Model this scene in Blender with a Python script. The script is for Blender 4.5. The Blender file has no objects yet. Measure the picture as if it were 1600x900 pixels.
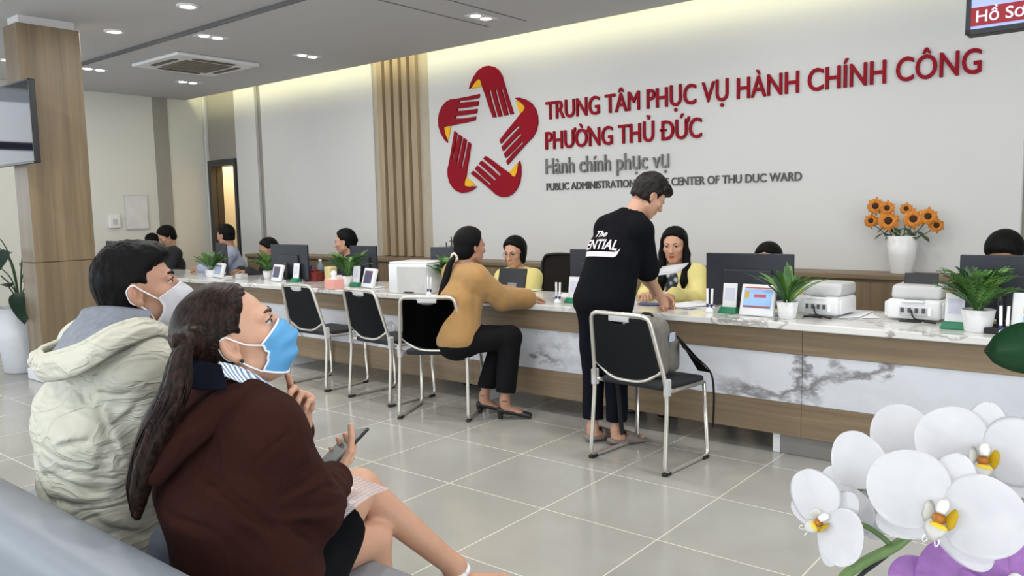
import bpy, bmesh, math, random
import numpy as np
from mathutils import Vector, Matrix, noise
from mathutils.bvhtree import BVHTree
random.seed(7); np.random.seed(7)
S = bpy.context.scene
COL = S.collection
PI = math.pi
R = math.radians

def srgb(r, g, b):
    f = lambda c: (c / 255 / 12.92) if c / 255 <= 0.04045 else ((c / 255 + 0.055) / 1.055) ** 2.4
    return (f(r), f(g), f(b), 1.0)

# ------------------------------------------------------------------ camera
FPX, YAW, PITCH, ROLL, CAMH = 1250.0, R(39.18), R(5.68), R(-1.256), 1.4
_fw = Vector((-math.sin(YAW) * math.cos(PITCH), math.cos(YAW) * math.cos(PITCH), -math.sin(PITCH)))
_rt0 = Vector((math.cos(YAW), math.sin(YAW), 0))
_up0 = _rt0.cross(_fw)
_rt = _rt0 * math.cos(ROLL) + _up0 * math.sin(ROLL)
_up = -_rt0 * math.sin(ROLL) + _up0 * math.cos(ROLL)
CAMC = Vector((0, 0, CAMH))
cd = bpy.data.cameras.new('camera'); cam = bpy.data.objects.new('camera', cd); COL.objects.link(cam)
cd.sensor_width = 36; cd.lens = 36 * FPX / 1600; cd.clip_start = 0.05; cd.clip_end = 200
cam.matrix_world = Matrix((( _rt.x, _up.x, -_fw.x, 0), (_rt.y, _up.y, -_fw.y, 0), (_rt.z, _up.z, -_fw.z, CAMH), (0, 0, 0, 1)))
S.camera = cam
def _ray(px, py): return _fw * FPX + _rt * (px - 800) - _up * (py - 450)
def atY(px, py, y):
    d = _ray(px, py); return CAMC + d * ((y - CAMC.y) / d.y)
def atX(px, py, x):
    d = _ray(px, py); return CAMC + d * ((x - CAMC.x) / d.x)
def atZ(px, py, z):
    d = _ray(px, py); return CAMC + d * ((z - CAMC.z) / d.z)

# ------------------------------------------------------------------ light
S.view_settings.view_transform = 'Standard'; S.view_settings.look = 'None'
S.view_settings.gamma = 1.0; S.view_settings.use_curve_mapping = False
S.view_settings.exposure = 0.08
W = bpy.data.worlds.new('daylight'); S.world = W; W.use_nodes = True
bg = W.node_tree.nodes['Background']; bg.inputs[0].default_value = (0.80, 0.90, 1.0, 1); bg.inputs[1].default_value = 1.35

def area(name, loc, target, sx, sy, power, color=(1, 1, 1), parent=None):
    l = bpy.data.lights.new(name, 'AREA'); l.shape = 'RECTANGLE'; l.size = sx; l.size_y = sy
    l.energy = power; l.color = color
    o = bpy.data.objects.new(name, l); COL.objects.link(o); o.location = loc
    o.rotation_euler = (Vector(target) - Vector(loc)).to_track_quat('-Z', 'Y').to_euler()
    return o
# daylight entering through the shop-front windows behind the camera
area('window_daylight', (-4.0, -3.95, 1.75), (-4.0, 4.0, 1.2), 12.0, 2.6, 190, (0.95, 0.98, 1.0))
area('right_fill_light', (3.35, 1.0, 1.65), (-3.0, 1.2, 1.0), 5.0, 2.5, 120, (0.97, 0.99, 1.0))  # fill lamp added on the unseen right side to brighten the foreground
area('side_window_daylight', (-11.35, -0.9, 1.65), (-6.0, -0.2, 1.5), 6.0, 2.5, 75, (0.95, 0.98, 1.0))
# cove strip above the edge of the lowered ceiling, washing the back wall
area('cove_strip', (-4.2, 6.10, 3.20), (-4.2, 6.40, 3.12), 13.6, 0.05, 36, (1.0, 0.95, 0.56))
# light of the room behind the far door
area('corridor_lamp', (-10.75, 7.2, 2.7), (-10.75, 7.2, 0), 0.8, 0.8, 75, (1.0, 0.85, 0.55))

# ------------------------------------------------------------------ materials
MATS = {}
def newmat(name):
    m = bpy.data.materials.new(name); m.use_nodes = True
    nt = m.node_tree; b = nt.nodes['Principled BSDF']; MATS[name] = m
    return m, nt, b
def N(nt, t, **k):
    n = nt.nodes.new(t)
    for a, v in k.items(): setattr(n, a, v)
    return n
def ramp(nt, stops):
    r = N(nt, 'ShaderNodeValToRGB'); e = r.color_ramp.elements
    while len(e) < len(stops): e.new(0.5)
    for i, (p, c) in enumerate(stops): e[i].position = p; e[i].color = c
    return r
def scale(c, k): return (c[0] * k, c[1] * k, c[2] * k, 1)
def mat(name, rgb, rough=0.5, metal=0.0, var=0.06, vscale=6.0, bump=0.0, bscale=80.0, stretch=(1, 1, 1), spec=0.5, sss=0.0, trans=0.0, alpha=1.0, sheen=0.0, coat=0.0, emit=0.0, fold=0.0, fscale=9.0, fstretch=(1, 1, 1)):
    if name in MATS: return MATS[name]
    m, nt, b = newmat(name); c = srgb(*rgb)
    tc = N(nt, 'ShaderNodeTexCoord'); mp = N(nt, 'ShaderNodeMapping'); mp.inputs['Scale'].default_value = stretch
    nt.links.new(tc.outputs['Object'], mp.inputs[0])
    nz = N(nt, 'ShaderNodeTexNoise'); nz.inputs['Scale'].default_value = vscale; nz.inputs['Detail'].default_value = 4
    nt.links.new(mp.outputs[0], nz.inputs['Vector'])
    r = ramp(nt, [(0.3, scale(c, 1 - var)), (0.7, scale(c, 1 + var))])
    nt.links.new(nz.outputs['Fac'], r.inputs[0]); nt.links.new(r.outputs[0], b.inputs['Base Color'])
    b.inputs['Roughness'].default_value = rough; b.inputs['Metallic'].default_value = metal
    b.inputs['Specular IOR Level'].default_value = spec
    if sss: b.inputs['Subsurface Weight'].default_value = sss; b.inputs['Subsurface Radius'].default_value = (0.012, 0.005, 0.003); b.inputs['Subsurface Scale'].default_value = 1.0
    if trans: b.inputs['Transmission Weight'].default_value = trans
    if sheen: b.inputs['Sheen Weight'].default_value = sheen
    if coat: b.inputs['Coat Weight'].default_value = coat
    b.inputs['Alpha'].default_value = alpha
    if emit:
        nt.links.new(r.outputs[0], b.inputs['Emission Color']); b.inputs['Emission Strength'].default_value = emit
    if bump:
        n2 = N(nt, 'ShaderNodeTexNoise'); n2.inputs['Scale'].default_value = bscale; n2.inputs['Detail'].default_value = 3
        nt.links.new(mp.outputs[0], n2.inputs['Vector'])
        bp = N(nt, 'ShaderNodeBump'); bp.inputs['Strength'].default_value = bump; bp.inputs['Distance'].default_value = 0.004
        nt.links.new(n2.outputs['Fac'], bp.inputs['Height']); nt.links.new(bp.outputs[0], b.inputs['Normal'])
    if fold:
        mp2 = N(nt, 'ShaderNodeMapping'); mp2.inputs['Scale'].default_value = fstretch; mp2.inputs['Rotation'].default_value = (0.35, 0.55, 0.2); nt.links.new(tc.outputs['Object'], mp2.inputs[0])
        n3 = N(nt, 'ShaderNodeTexNoise'); n3.inputs['Scale'].default_value = fscale; n3.inputs['Detail'].default_value = 2.5; n3.inputs['Distortion'].default_value = 0.9; nt.links.new(mp2.outputs[0], n3.inputs['Vector'])
        rr = ramp(nt, [(0.30, (0, 0, 0, 1)), (0.47, (0.85, 0.85, 0.85, 1)), (0.51, (1, 1, 1, 1)), (0.55, (0.7, 0.7, 0.7, 1)), (0.75, (0.1, 0.1, 0.1, 1))]); rr.color_ramp.interpolation = 'EASE'; nt.links.new(n3.outputs['Fac'], rr.inputs[0])
        b2 = N(nt, 'ShaderNodeBump'); b2.inputs['Strength'].default_value = fold; b2.inputs['Distance'].default_value = 0.016
        nt.links.new(rr.outputs[0], b2.inputs['Height'])
        if bump: nt.links.new(bp.outputs[0], b2.inputs['Normal'])
        nt.links.new(b2.outputs[0], b.inputs['Normal'])
    return m
def woodmat(name, light, dark, stretch, rough=0.45):
    m, nt, b = newmat(name)
    tc = N(nt, 'ShaderNodeTexCoord'); mp = N(nt, 'ShaderNodeMapping'); mp.inputs['Scale'].default_value = stretch
    nt.links.new(tc.outputs['Object'], mp.inputs[0])
    n1 = N(nt, 'ShaderNodeTexNoise'); n1.inputs['Scale'].default_value = 1.0; n1.inputs['Detail'].default_value = 6; n1.inputs['Roughness'].default_value = 0.62; n1.inputs['Distortion'].default_value = 0.6
    nt.links.new(mp.outputs[0], n1.inputs['Vector'])
    r = ramp(nt, [(0.28, srgb(*dark)), (0.52, srgb(*[(a + c) / 2 for a, c in zip(light, dark)])), (0.72, srgb(*light))])
    nt.links.new(n1.outputs['Fac'], r.inputs[0]); nt.links.new(r.outputs[0], b.inputs['Base Color'])
    b.inputs['Roughness'].default_value = rough
    return m
def marblemat(name, base=(206, 209, 216), vein=(120, 118, 120), sc=0.9, rough=0.16, width=0.022):
    m, nt, b = newmat(name)
    tc = N(nt, 'ShaderNodeTexCoord'); mp = N(nt, 'ShaderNodeMapping')
    mp.inputs['Rotation'].default_value = (0.3, 0.75, 0.2); mp.inputs['Scale'].default_value = (1.0, 1.0, 1.7)
    nt.links.new(tc.outputs['Object'], mp.inputs[0])
    n1 = N(nt, 'ShaderNodeTexNoise'); n1.inputs['Scale'].default_value = 2.4; n1.inputs['Detail'].default_value = 8; n1.inputs['Roughness'].default_value = 0.6
    nt.links.new(mp.outputs[0], n1.inputs['Vector'])
    mx = N(nt, 'ShaderNodeMixRGB'); mx.blend_type = 'ADD'; mx.inputs[0].default_value = 0.85
    nt.links.new(mp.outputs[0], mx.inputs[1]); nt.links.new(n1.outputs['Color'], mx.inputs[2])
    v = N(nt, 'ShaderNodeTexVoronoi'); v.feature = 'DISTANCE_TO_EDGE'; v.inputs['Scale'].default_value = sc * 1.25
    nt.links.new(mx.outputs[0], v.inputs['Vector'])
    r1 = ramp(nt, [(0.0, (1, 1, 1, 1)), (width, (0.75, 0.75, 0.75, 1)), (width * 2.6, (0, 0, 0, 1))])
    nt.links.new(v.outputs['Distance'], r1.inputs[0])
    n2 = N(nt, 'ShaderNodeTexNoise'); n2.inputs['Scale'].default_value = 1.7; n2.inputs['Detail'].default_value = 5
    nt.links.new(mp.outputs[0], n2.inputs['Vector'])
    r2 = ramp(nt, [(0.42, (0, 0, 0, 1)), (0.62, (1, 1, 1, 1))]); nt.links.new(n2.outputs['Fac'], r2.inputs[0])
    mu = N(nt, 'ShaderNodeMath', operation='MULTIPLY'); nt.links.new(r1.outputs[0], mu.inputs[0]); nt.links.new(r2.outputs[0], mu.inputs[1])
    n3 = N(nt, 'ShaderNodeTexNoise'); n3.inputs['Scale'].default_value = 1.1; n3.inputs['Detail'].default_value = 6
    nt.links.new(mx.outputs[0], n3.inputs['Vector'])
    r3 = ramp(nt, [(0.35, srgb(*[c - 16 for c in base])), (0.6, srgb(*base))]); nt.links.new(n3.outputs['Fac'], r3.inputs[0])
    fin = N(nt, 'ShaderNodeMixRGB'); nt.links.new(mu.outputs[0], fin.inputs[0]); nt.links.new(r3.outputs[0], fin.inputs[1]); fin.inputs[2].default_value = srgb(*vein)
    nt.links.new(fin.outputs[0], b.inputs['Base Color']); b.inputs['Roughness'].default_value = rough
    return m
def tilemat(name):
    m, nt, b = newmat(name)
    tc = N(nt, 'ShaderNodeTexCoord'); mp = N(nt, 'ShaderNodeMapping')
    mp.inputs['Location'].default_value = (2.7946, -2.884, 0)
    nt.links.new(tc.outputs['Object'], mp.inputs[0])
    br = N(nt, 'ShaderNodeTexBrick', offset=0.0, squash=1.0)
    br.inputs['Scale'].default_value = 1.0; br.inputs['Brick Width'].default_value = 0.6; br.inputs['Row Height'].default_value = 0.6
    br.inputs['Mortar Size'].default_value = 0.003; br.inputs['Mortar Smooth'].default_value = 0.1
    br.inputs['Color1'].default_value = srgb(163, 162, 156); br.inputs['Color2'].default_value = srgb(157, 156, 151); br.inputs['Mortar'].default_value = srgb(208, 204, 192)
    nt.links.new(mp.outputs[0], br.inputs['Vector'])
    nz = N(nt, 'ShaderNodeTexNoise'); nz.inputs['Scale'].default_value = 3; nz.inputs['Detail'].default_value = 5
    nt.links.new(tc.outputs['Object'], nz.inputs['Vector'])
    rr = ramp(nt, [(0.3, (0.93, 0.93, 0.93, 1)), (0.7, (1.05, 1.05, 1.05, 1))]); nt.links.new(nz.outputs['Fac'], rr.inputs[0])
    mx = N(nt, 'ShaderNodeMixRGB'); mx.blend_type = 'MULTIPLY'; mx.inputs[0].default_value = 1
    nt.links.new(br.outputs['Color'], mx.inputs[1]); nt.links.new(rr.outputs[0], mx.inputs[2]); nt.links.new(mx.outputs[0], b.inputs['Base Color'])
    r2 = ramp(nt, [(0.0, (0.17, 0.17, 0.17, 1)), (1.0, (0.5, 0.5, 0.5, 1))]); nt.links.new(br.outputs['Fac'], r2.inputs[0]); nt.links.new(r2.outputs[0], b.inputs['Roughness'])
    return m
def emitmat(name, rgb, strength):
    m, nt, b = newmat(name); c = srgb(*rgb)
    b.inputs['Base Color'].default_value = c; b.inputs['Emission Color'].default_value = c; b.inputs['Emission Strength'].default_value = strength
    return m

M_WALL = mat('warm_white_paint', (206, 206, 205), 0.7, var=0.015, vscale=1.5)
M_WALL2 = mat('grey_recess_paint', (150, 147, 139), 0.7, var=0.02)
M_SIDEWALL = mat('pale_side_wall_paint', (214, 214, 206), 0.7, var=0.02, vscale=1.2)
M_CEIL = mat('ceiling_paint', (190, 190, 192), 0.8, var=0.01)
M_WOODX = woodmat('oak_laminate_lengthwise', (142, 123, 98), (108, 92, 71), (0.9, 12, 22))
M_WOODZ = woodmat('oak_laminate_upright', (152, 131, 104), (112, 95, 74), (14, 14, 0.7))
M_WOODP = woodmat('oak_pillar_cladding', (138, 120, 94), (102, 87, 66), (13, 13, 0.55))
M_SLAT = woodmat('pale_oak_slat', (178, 158, 128), (142, 124, 100), (14, 14, 0.7))
M_MARBLE = marblemat('white_marble_slab')
M_TOP = marblemat('polished_marble_worktop', (222, 221, 218), (150, 146, 142), 1.6, 0.1, 0.02)
M_TILE = tilemat('glazed_floor_tile')
M_PLINTH = mat('dark_glazed_plinth_tile', (128, 125, 120), 0.22, var=0.05)
M_CHROME = mat('brushed_chrome_tube', (208, 204, 196), 0.28, 0.75, var=0.03)
M_BLACK = mat('black_rubber', (20, 20, 22), 0.55)
M_CHAIR = mat('charcoal_woven_seat_cloth', (30, 32, 38), 0.75, var=0.12, vscale=300, bump=0.3, bscale=500)
M_WHITEPL = mat('white_plastic', (226, 227, 229), 0.35, var=0.015)
M_GREYPL = mat('light_grey_plastic', (190, 191, 192), 0.4, var=0.02)
M_DARKPL = mat('black_plastic', (24, 26, 31), 0.38, var=0.05)
M_SCREENOFF = mat('dark_monitor_back', (32, 36, 46), 0.45, var=0.05)
M_POT = mat('glazed_white_pot', (228, 228, 228), 0.25, var=0.02)
M_SOIL = mat('dark_potting_soil', (50, 40, 32), 0.95, var=0.3, vscale=60)
M_PAPER = mat('white_paper', (232, 233, 238), 0.8, var=0.01)
M_GREEN = mat('green_plastic_base', (30, 120, 84), 0.35)
M_RED = mat('dark_red_sign_paint', (140, 9, 30), 0.5, var=0.04, spec=0.12)
M_YEL = mat('yellow_sign_paint', (232, 178, 40), 0.5, var=0.03, spec=0.15)
M_SIGNGREY = mat('grey_sign_paint', (112, 112, 112), 0.4)
M_SIGNDARK = mat('dark_grey_sign_paint', (74, 72, 72), 0.4)
M_VINYL = mat('slate_grey_vinyl', (130, 137, 146), 0.42, var=0.02, bump=0.05, bscale=300)
M_LIT = emitmat('lit_lamp_diffuser', (255, 253, 246), 9.0)

# ------------------------------------------------------------------ object helpers
def link(name, me, m=None, parent=None):
    o = bpy.data.objects.new(name, me); COL.objects.link(o)
    if m is not None and len(me.materials) == 0: me.materials.append(m)
    if parent is not None: o.parent = parent
    return o
def fin(bm, name, m=None, parent=None, smooth=False, world=False):
    bmesh.ops.recalc_face_normals(bm, faces=bm.faces)
    me = bpy.data.meshes.new(name); bm.to_mesh(me); bm.free()
    if smooth: me.polygons.foreach_set('use_smooth', [True] * len(me.polygons)); 
    o = link(name, me, m, parent)
    if world and parent is not None: o.matrix_parent_inverse = pinv(parent)
    return o
def pinv(p):
    return Matrix.LocRotScale(p.location, p.rotation_euler, p.scale).inverted()
def tag(o, label, cat, group=None, kind=None):
    o['label'] = label; o['category'] = cat
    if group: o['group'] = group
    if kind: o['kind'] = kind
    return o
def thing(name, label, cat, loc=(0, 0, 0), rotz=0.0, group=None):
    o = bpy.data.objects.new(name, None); COL.objects.link(o); o.empty_display_size = 0.1
    o.location = loc; o.rotation_euler = (0, 0, rotz)
    return tag(o, label, cat, group)
def struct(o, label=None, cat='structure'):
    o['kind'] = 'structure'
    if label: o['label'] = label
    o['category'] = cat
    return o
def kids(o): return [c for c in COL.objects if c.parent == o]
def dup(root, loc, rotz, label, group=None):
    r = root.copy(); COL.objects.link(r); r.location = loc; r.rotation_euler = (0, 0, rotz); r['label'] = label
    if group: r['group'] = group
    for ch in kids(root):
        c = ch.copy(); COL.objects.link(c); c.parent = r
        for g in kids(ch):
            d = g.copy(); COL.objects.link(d); d.parent = c
    return r
def box(bm, x0, x1, y0, y1, z0, z1, M=None):
    vs = [bm.verts.new((x, y, z)) for z in (z0, z1) for y in (y0, y1) for x in (x0, x1)]
    if M is not None:
        for v in vs: v.co = M @ v.co
    for f in ((0, 2, 3, 1), (4, 5, 7, 6), (0, 1, 5, 4), (2, 6, 7, 3), (0, 4, 6, 2), (1, 3, 7, 5)): bm.faces.new([vs[i] for i in f])
    return vs
def rbox(x0, x1, y0, y1, z0, z1, r=0.005, seg=2, M=None, bm=None):
    b = bmesh.new(); box(b, x0, x1, y0, y1, z0, z1)
    if r: bmesh.ops.bevel(b, geom=b.edges[:] , offset=r, segments=seg, affect='EDGES', profile=0.5)
    if M is not None: b.transform(M)
    if bm is None: return b
    me = bpy.data.meshes.new('tmp'); b.to_mesh(me); b.free(); bm.from_mesh(me); bpy.data.meshes.remove(me)
    return bm
def B(name, x0, x1, y0, y1, z0, z1, m, parent=None, r=0.0, seg=2, smooth=False):
    if r: bm = rbox(x0, x1, y0, y1, z0, z1, r, seg)
    else: bm = bmesh.new(); box(bm, x0, x1, y0, y1, z0, z1)
    return fin(bm, name, m, parent, smooth)
def fillet(pts, rad, n=5):
    pts = [Vector(p) for p in pts]; out = [pts[0]]
    for i in range(1, len(pts) - 1):
        a, b, c = pts[i - 1], pts[i], pts[i + 1]
        r = rad[i] if isinstance(rad, (list, tuple)) else rad
        u = (a - b); v = (c - b); r = min(r, u.length * 0.48, v.length * 0.48)
        p, q = b + u.normalized() * r, b + v.normalized() * r
        for k in range(n + 1):
            t = k / n; out.append(p * (1 - t) ** 2 + b * 2 * t * (1 - t) + q * t * t)
    out.append(pts[-1]); return out
def tube(bm, pts, r, seg=8, cap=True, flat=1.0):
    pts = [Vector(p) for p in pts]; n = len(pts); rr = r if isinstance(r, (list, tuple, np.ndarray)) else [r] * n
    t0 = (pts[1] - pts[0]).normalized(); ref = Vector((0, 0, 1)) if abs(t0.z) < 0.9 else Vector((1, 0, 0))
    u = t0.cross(ref).normalized(); rings = []
    for i in range(n):
        t = (pts[min(i + 1, n - 1)] - pts[max(i - 1, 0)]).normalized()
        u = (u - t * u.dot(t)).normalized(); w = t.cross(u)
        rings.append([bm.verts.new(pts[i] + (u * math.cos(a) + w * math.sin(a) * flat) * rr[i]) for a in [2 * PI * k / seg for k in range(seg)]])
    for i in range(n - 1):
        for k in range(seg):
            bm.faces.new((rings[i][k], rings[i][(k + 1) % seg], rings[i + 1][(k + 1) % seg], rings[i + 1][k]))
    if cap: bm.faces.new(rings[0][::-1]); bm.faces.new(rings[-1])
    return bm
def lathe(bm, prof, seg=28, c=(0, 0, 0), close=False):
    rings = []
    for r, z in prof:
        if r < 1e-6: rings.append([bm.verts.new((c[0], c[1], c[2] + z))])
        else: rings.append([bm.verts.new((c[0] + r * math.cos(2 * PI * k / seg), c[1] + r * math.sin(2 * PI * k / seg), c[2] + z)) for k in range(seg)])
    for a, b in zip(rings, rings[1:]):
        for k in range(seg):
            k2 = (k + 1) % seg
            if len(a) == 1 and len(b) > 1: bm.faces.new((a[0], b[k2], b[k]))
            elif len(b) == 1 and len(a) > 1: bm.faces.new((a[k], a[k2], b[0]))
            elif len(a) > 1: bm.faces.new((a[k], a[k2], b[k2], b[k]))
    return bm
def prism(bm, poly, y0, y1, fn=None):
    """polygon given as (x,z) extruded between y0 and y1"""
    a = [bm.verts.new((p[0], y0, p[1])) for p in poly]; b = [bm.verts.new((p[0], y1, p[1])) for p in poly]
    bm.faces.new(a); bm.faces.new(b[::-1]); n = len(poly)
    for i in range(n): bm.faces.new((a[i], b[i], b[(i + 1) % n], a[(i + 1) % n]))
    if fn:
        for v in a + b: v.co = fn(v.co)
    return bm
def textmesh(body, bold=0.0, depth=0.0, spacing=1.0):
    cu = bpy.data.curves.new('lettering', 'FONT'); cu.body = body; cu.size = 1.0; cu.offset = bold; cu.extrude = depth; cu.space_character = spacing
    cu.resolution_u = 4
    o = bpy.data.objects.new('lettering_tmp', cu); COL.objects.link(o)
    dg = bpy.context.evaluated_depsgraph_get(); dg.update()
    me = bpy.data.meshes.new_from_object(o.evaluated_get(dg)); bpy.data.objects.remove(o); bpy.data.curves.remove(cu)
    me.materials.clear()
    return me
def wallsign(name, body, x0, x1, z0, caph, y, m, label, bold=0.0, cat='lettering', thick=0.02, marks=()):
    me = textmesh(body, 0.0, 0.5)
    if marks:
        bm = bmesh.new(); bm.from_mesh(me); ext = lambda t: (lambda q: (min(v.co.x for v in q.vertices), max(v.co.x for v in q.vertices), max(v.co.y for v in q.vertices)))(textmesh(t, 0.0, 0))
        H_ = ext('H')[2]
        for i, kind in marks:
            xr = ext(body[:i + 1])[1]
            if kind == 'horn': poly = [(-.075, H_ - .075), (.0, H_ - .06), (.035, H_ - .02), (.045, H_ + .07), (.115, H_ + .07), (.105, H_ - .04), (.05, H_ - .12), (-.06, H_ - .145)]
            else: wd = ext('D'); poly = [(-(wd[1] - wd[0]) - .09, H_ * .47), (-(wd[1] - wd[0]) + .22, H_ * .47), (-(wd[1] - wd[0]) + .22, H_ * .57), (-(wd[1] - wd[0]) - .09, H_ * .57)]
            a = [bm.verts.new((xr + p[0], p[1], .5)) for p in poly]; b = [bm.verts.new((xr + p[0], p[1], -.5)) for p in poly]; bm.faces.new(a); bm.faces.new(b[::-1])
            for k in range(len(a)): bm.faces.new((a[k], b[k], b[(k + 1) % len(a)], a[(k + 1) % len(a)]))
        bmesh.ops.recalc_face_normals(bm, faces=bm.faces[:]); bm.to_mesh(me); bm.free()
    co = np.empty(len(me.vertices) * 3, 'f'); me.vertices.foreach_get('co', co); co = co.reshape(-1, 3)
    ref = textmesh('H', 0.0, 0); rc = np.empty(len(ref.vertices) * 3, 'f'); ref.vertices.foreach_get('co', rc); rc = rc.reshape(-1, 3)
    bz, hz = rc[:, 1].min(), rc[:, 1].max() - rc[:, 1].min()
    mn, mx = co[:, 0].min(), co[:, 0].max()
    out = np.empty_like(co)
    out[:, 0] = x0 + (co[:, 0] - mn) / (mx - mn) * (x1 - x0)
    out[:, 2] = z0 + (co[:, 1] - bz) / hz * caph
    out[:, 1] = y - thick * (co[:, 2] + 0.5)
    me.vertices.foreach_set('co', out.astype('f').ravel()); me.update()
    if bold:      # heavier strokes: the same letters laid over themselves a hair apart
        bm = bmesh.new(); b_ = bold * caph / hz
        for dx, dz, dy in ((-b_, 0, 0), (b_, 0, -0.0004), (0, b_, -0.0008), (0, -b_, -0.0012)):
            me.transform(Matrix.Translation((dx, dy, dz))); bm.from_mesh(me); me.transform(Matrix.Translation((-dx, -dy, -dz)))
        bm.to_mesh(me); bm.free()
    return tag(link(name, me, m), label, cat)
def catmull(pts, n):
    pts = [np.asarray(p, float) for p in pts]; out = []
    for i in range(len(pts) - 1):
        p0, p1, p2, p3 = pts[max(i - 1, 0)], pts[i], pts[i + 1], pts[min(i + 2, len(pts) - 1)]
        for k in range(n):
            t = k / n; out.append(0.5 * (2 * p1 + (p2 - p0) * t + (2 * p0 - 5 * p1 + 4 * p2 - p3) * t * t + (3 * p1 - p0 - 3 * p2 + p3) * t ** 3))
    out.append(pts[-1]); return out
# ------------------------------------------------------------------ the room
ZC, ZH = 3.05, 3.085       # lowered ceiling along the counter / main ceiling
YB = 6.40                 # face of the back wall panels
XL, XR, YF = -11.0, 3.2, -4.0
struct(B('floor', XL - 0.3, XR + 0.3, YF - 0.3, 9.5, -0.1, 0, M_TILE), 'grey glazed tile floor with pale grout lines', 'floor')
bm = bmesh.new()
box(bm, XL, XR, 4.0, 6.15, ZC, ZC + 0.08); box(bm, XL, XR, YF, 4.0, ZH, ZH + 0.3); box(bm, XL, XR, 4.0, 6.6, ZC + 0.3, ZC + 0.4)
struct(fin(bm, 'ceiling', M_CEIL), 'white plasterboard ceiling with a lowered band along the counter', 'ceiling')
bm = bmesh.new()
box(bm, XL - 0.1, -10.92, YB + 0.05, YB + 0.2, 0, 3.4); box(bm, -10.92, -10.2, YB + 0.05, YB + 0.2, 2.19, 3.4); box(bm, -10.2, XR, YB + 0.05, YB + 0.2, 0, 3.4)
struct(fin(bm, 'wall_back', M_WALL2), 'grey back wall behind the white panels', 'wall')
bm = bmesh.new()
for a, b in ((-10.98, -10.94), (-10.16, -9.66), (-9.53, -7.27), (-6.345, -0.75)):
    rbox(a, b, YB, YB + 0.05, 0, 3.4, 0.006, 1, bm=bm)
struct(fin(bm, 'wall_back_panels', M_WALL), 'smooth white wall panels carrying the red lettering', 'wall')
bm = bmesh.new(); rbox(-7.27, -6.345, YB + 0.02, YB + 0.05, 0, 3.4, 0.003, 1, bm=bm)
struct(fin(bm, 'trim_2', mat('pale_slat_backing', (178, 168, 150), 0.7)), 'pale strip behind the wooden slats', 'trim')
bm = bmesh.new()
for i in range(5):
    x = -7.15 + i * 0.1375
    rbox(x, x + 0.088, YB - 0.03, YB + 0.03, 0.88, 3.4, 0.004, 1, bm=bm)
struct(fin(bm, 'trim_3', M_SLAT), 'five upright wooden wall slats', 'trim')
# wainscot cabinet with ledge along the back wall
bm = bmesh.new(); rbox(-9.55, -0.2, 6.06, YB, 0.835, 0.872, 0.004, 1, bm=bm); box(bm, -9.55, -0.2, 6.09, YB, 0.815, 0.835)
struct(fin(bm, 'trim_4', M_WOODX), 'wooden ledge along the foot of the back wall', 'ledge')
bm = bmesh.new()
for i in range(16):
    x0 = -9.55 + i * 0.585
    rbox(x0 + 0.0015, x0 + 0.583, 6.09, 6.30, 0.0, 0.815, 0.002, 1, bm=bm)
struct(fin(bm, 'trim_5', M_WOODZ), 'wooden wainscot boards under the ledge', 'wainscot')
bm = bmesh.new(); box(bm, XL - 0.2, XL, 2.2, 9.5, 0, 3.5); box(bm, XL - 0.2, XL, YF, 2.2, 0, 0.3); box(bm, XL - 0.2, XL, YF, 2.2, 3.0, 3.5); struct(fin(bm, 'wall_left', M_SIDEWALL), 'pale side wall at the far end of the hall', 'wall')
bm = bmesh.new(); box(bm, XL, XL + 0.015, 5.66, 5.87, 0, ZC); struct(fin(bm, 'trim_6', M_WALL2), 'grey upright band on the far side wall', 'trim')
bm = bmesh.new(); box(bm, XR, XR + 0.2, YF, -1.6, 0, 3.5); box(bm, XR, XR + 0.2, 3.6, 9.5, 0, 3.5); box(bm, XR, XR + 0.2, -1.6, 3.6, 2.95, 3.5); struct(fin(bm, 'wall_right', M_SIDEWALL), 'side wall', 'wall')
# glazed shop front behind the camera
bm = bmesh.new(); box(bm, XL, XR, YF - 0.2, YF, 0, 0.35); box(bm, XL, XR, YF - 0.2, YF, 3.0, 3.5)
box(bm, XL, -10.0, YF - 0.2, YF, 0.35, 3.0); box(bm, 2.0, XR, YF - 0.2, YF, 0.35, 3.0)
struct(fin(bm, 'wall_front', M_SIDEWALL), 'glazed front wall', 'wall')
bm = bmesh.new()
for i in range(9): box(bm, -10.0 + i * 1.5 - 0.03, -10.0 + i * 1.5 + 0.03, YF - 0.12, YF - 0.04, 0.35, 3.0)
box(bm, -10, 2, YF - 0.12, YF - 0.04, 2.2, 2.26)
struct(fin(bm, 'window_1', M_DARKPL), 'dark window mullions', 'window')
bm = bmesh.new()
for i in range(6): box(bm, XL - 0.12, XL - 0.04, YF + i * 1.24 - 0.05, YF + i * 1.24 + 0.05, 0.3, 3.0)
box(bm, XL - 0.12, XL - 0.04, YF, 2.2, 2.25, 2.35); box(bm, XL - 0.12, XL - 0.04, YF, 2.2, 0.95, 1.05)
struct(fin(bm, 'window_2', mat('navy_window_frame', (40, 46, 70), 0.4)), 'dark mullions of the side windows', 'window')
bm = bmesh.new()
for i in range(5): box(bm, XR + 0.05, XR + 0.12, -1.6 + i * 1.3 - 0.04, -1.6 + i * 1.3 + 0.04, 0, 2.95)
struct(fin(bm, 'added_window', M_DARKPL), 'dark posts of an added opening in the unseen side wall', 'window')  # opening added in the unseen right wall for the fill lamp
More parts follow.
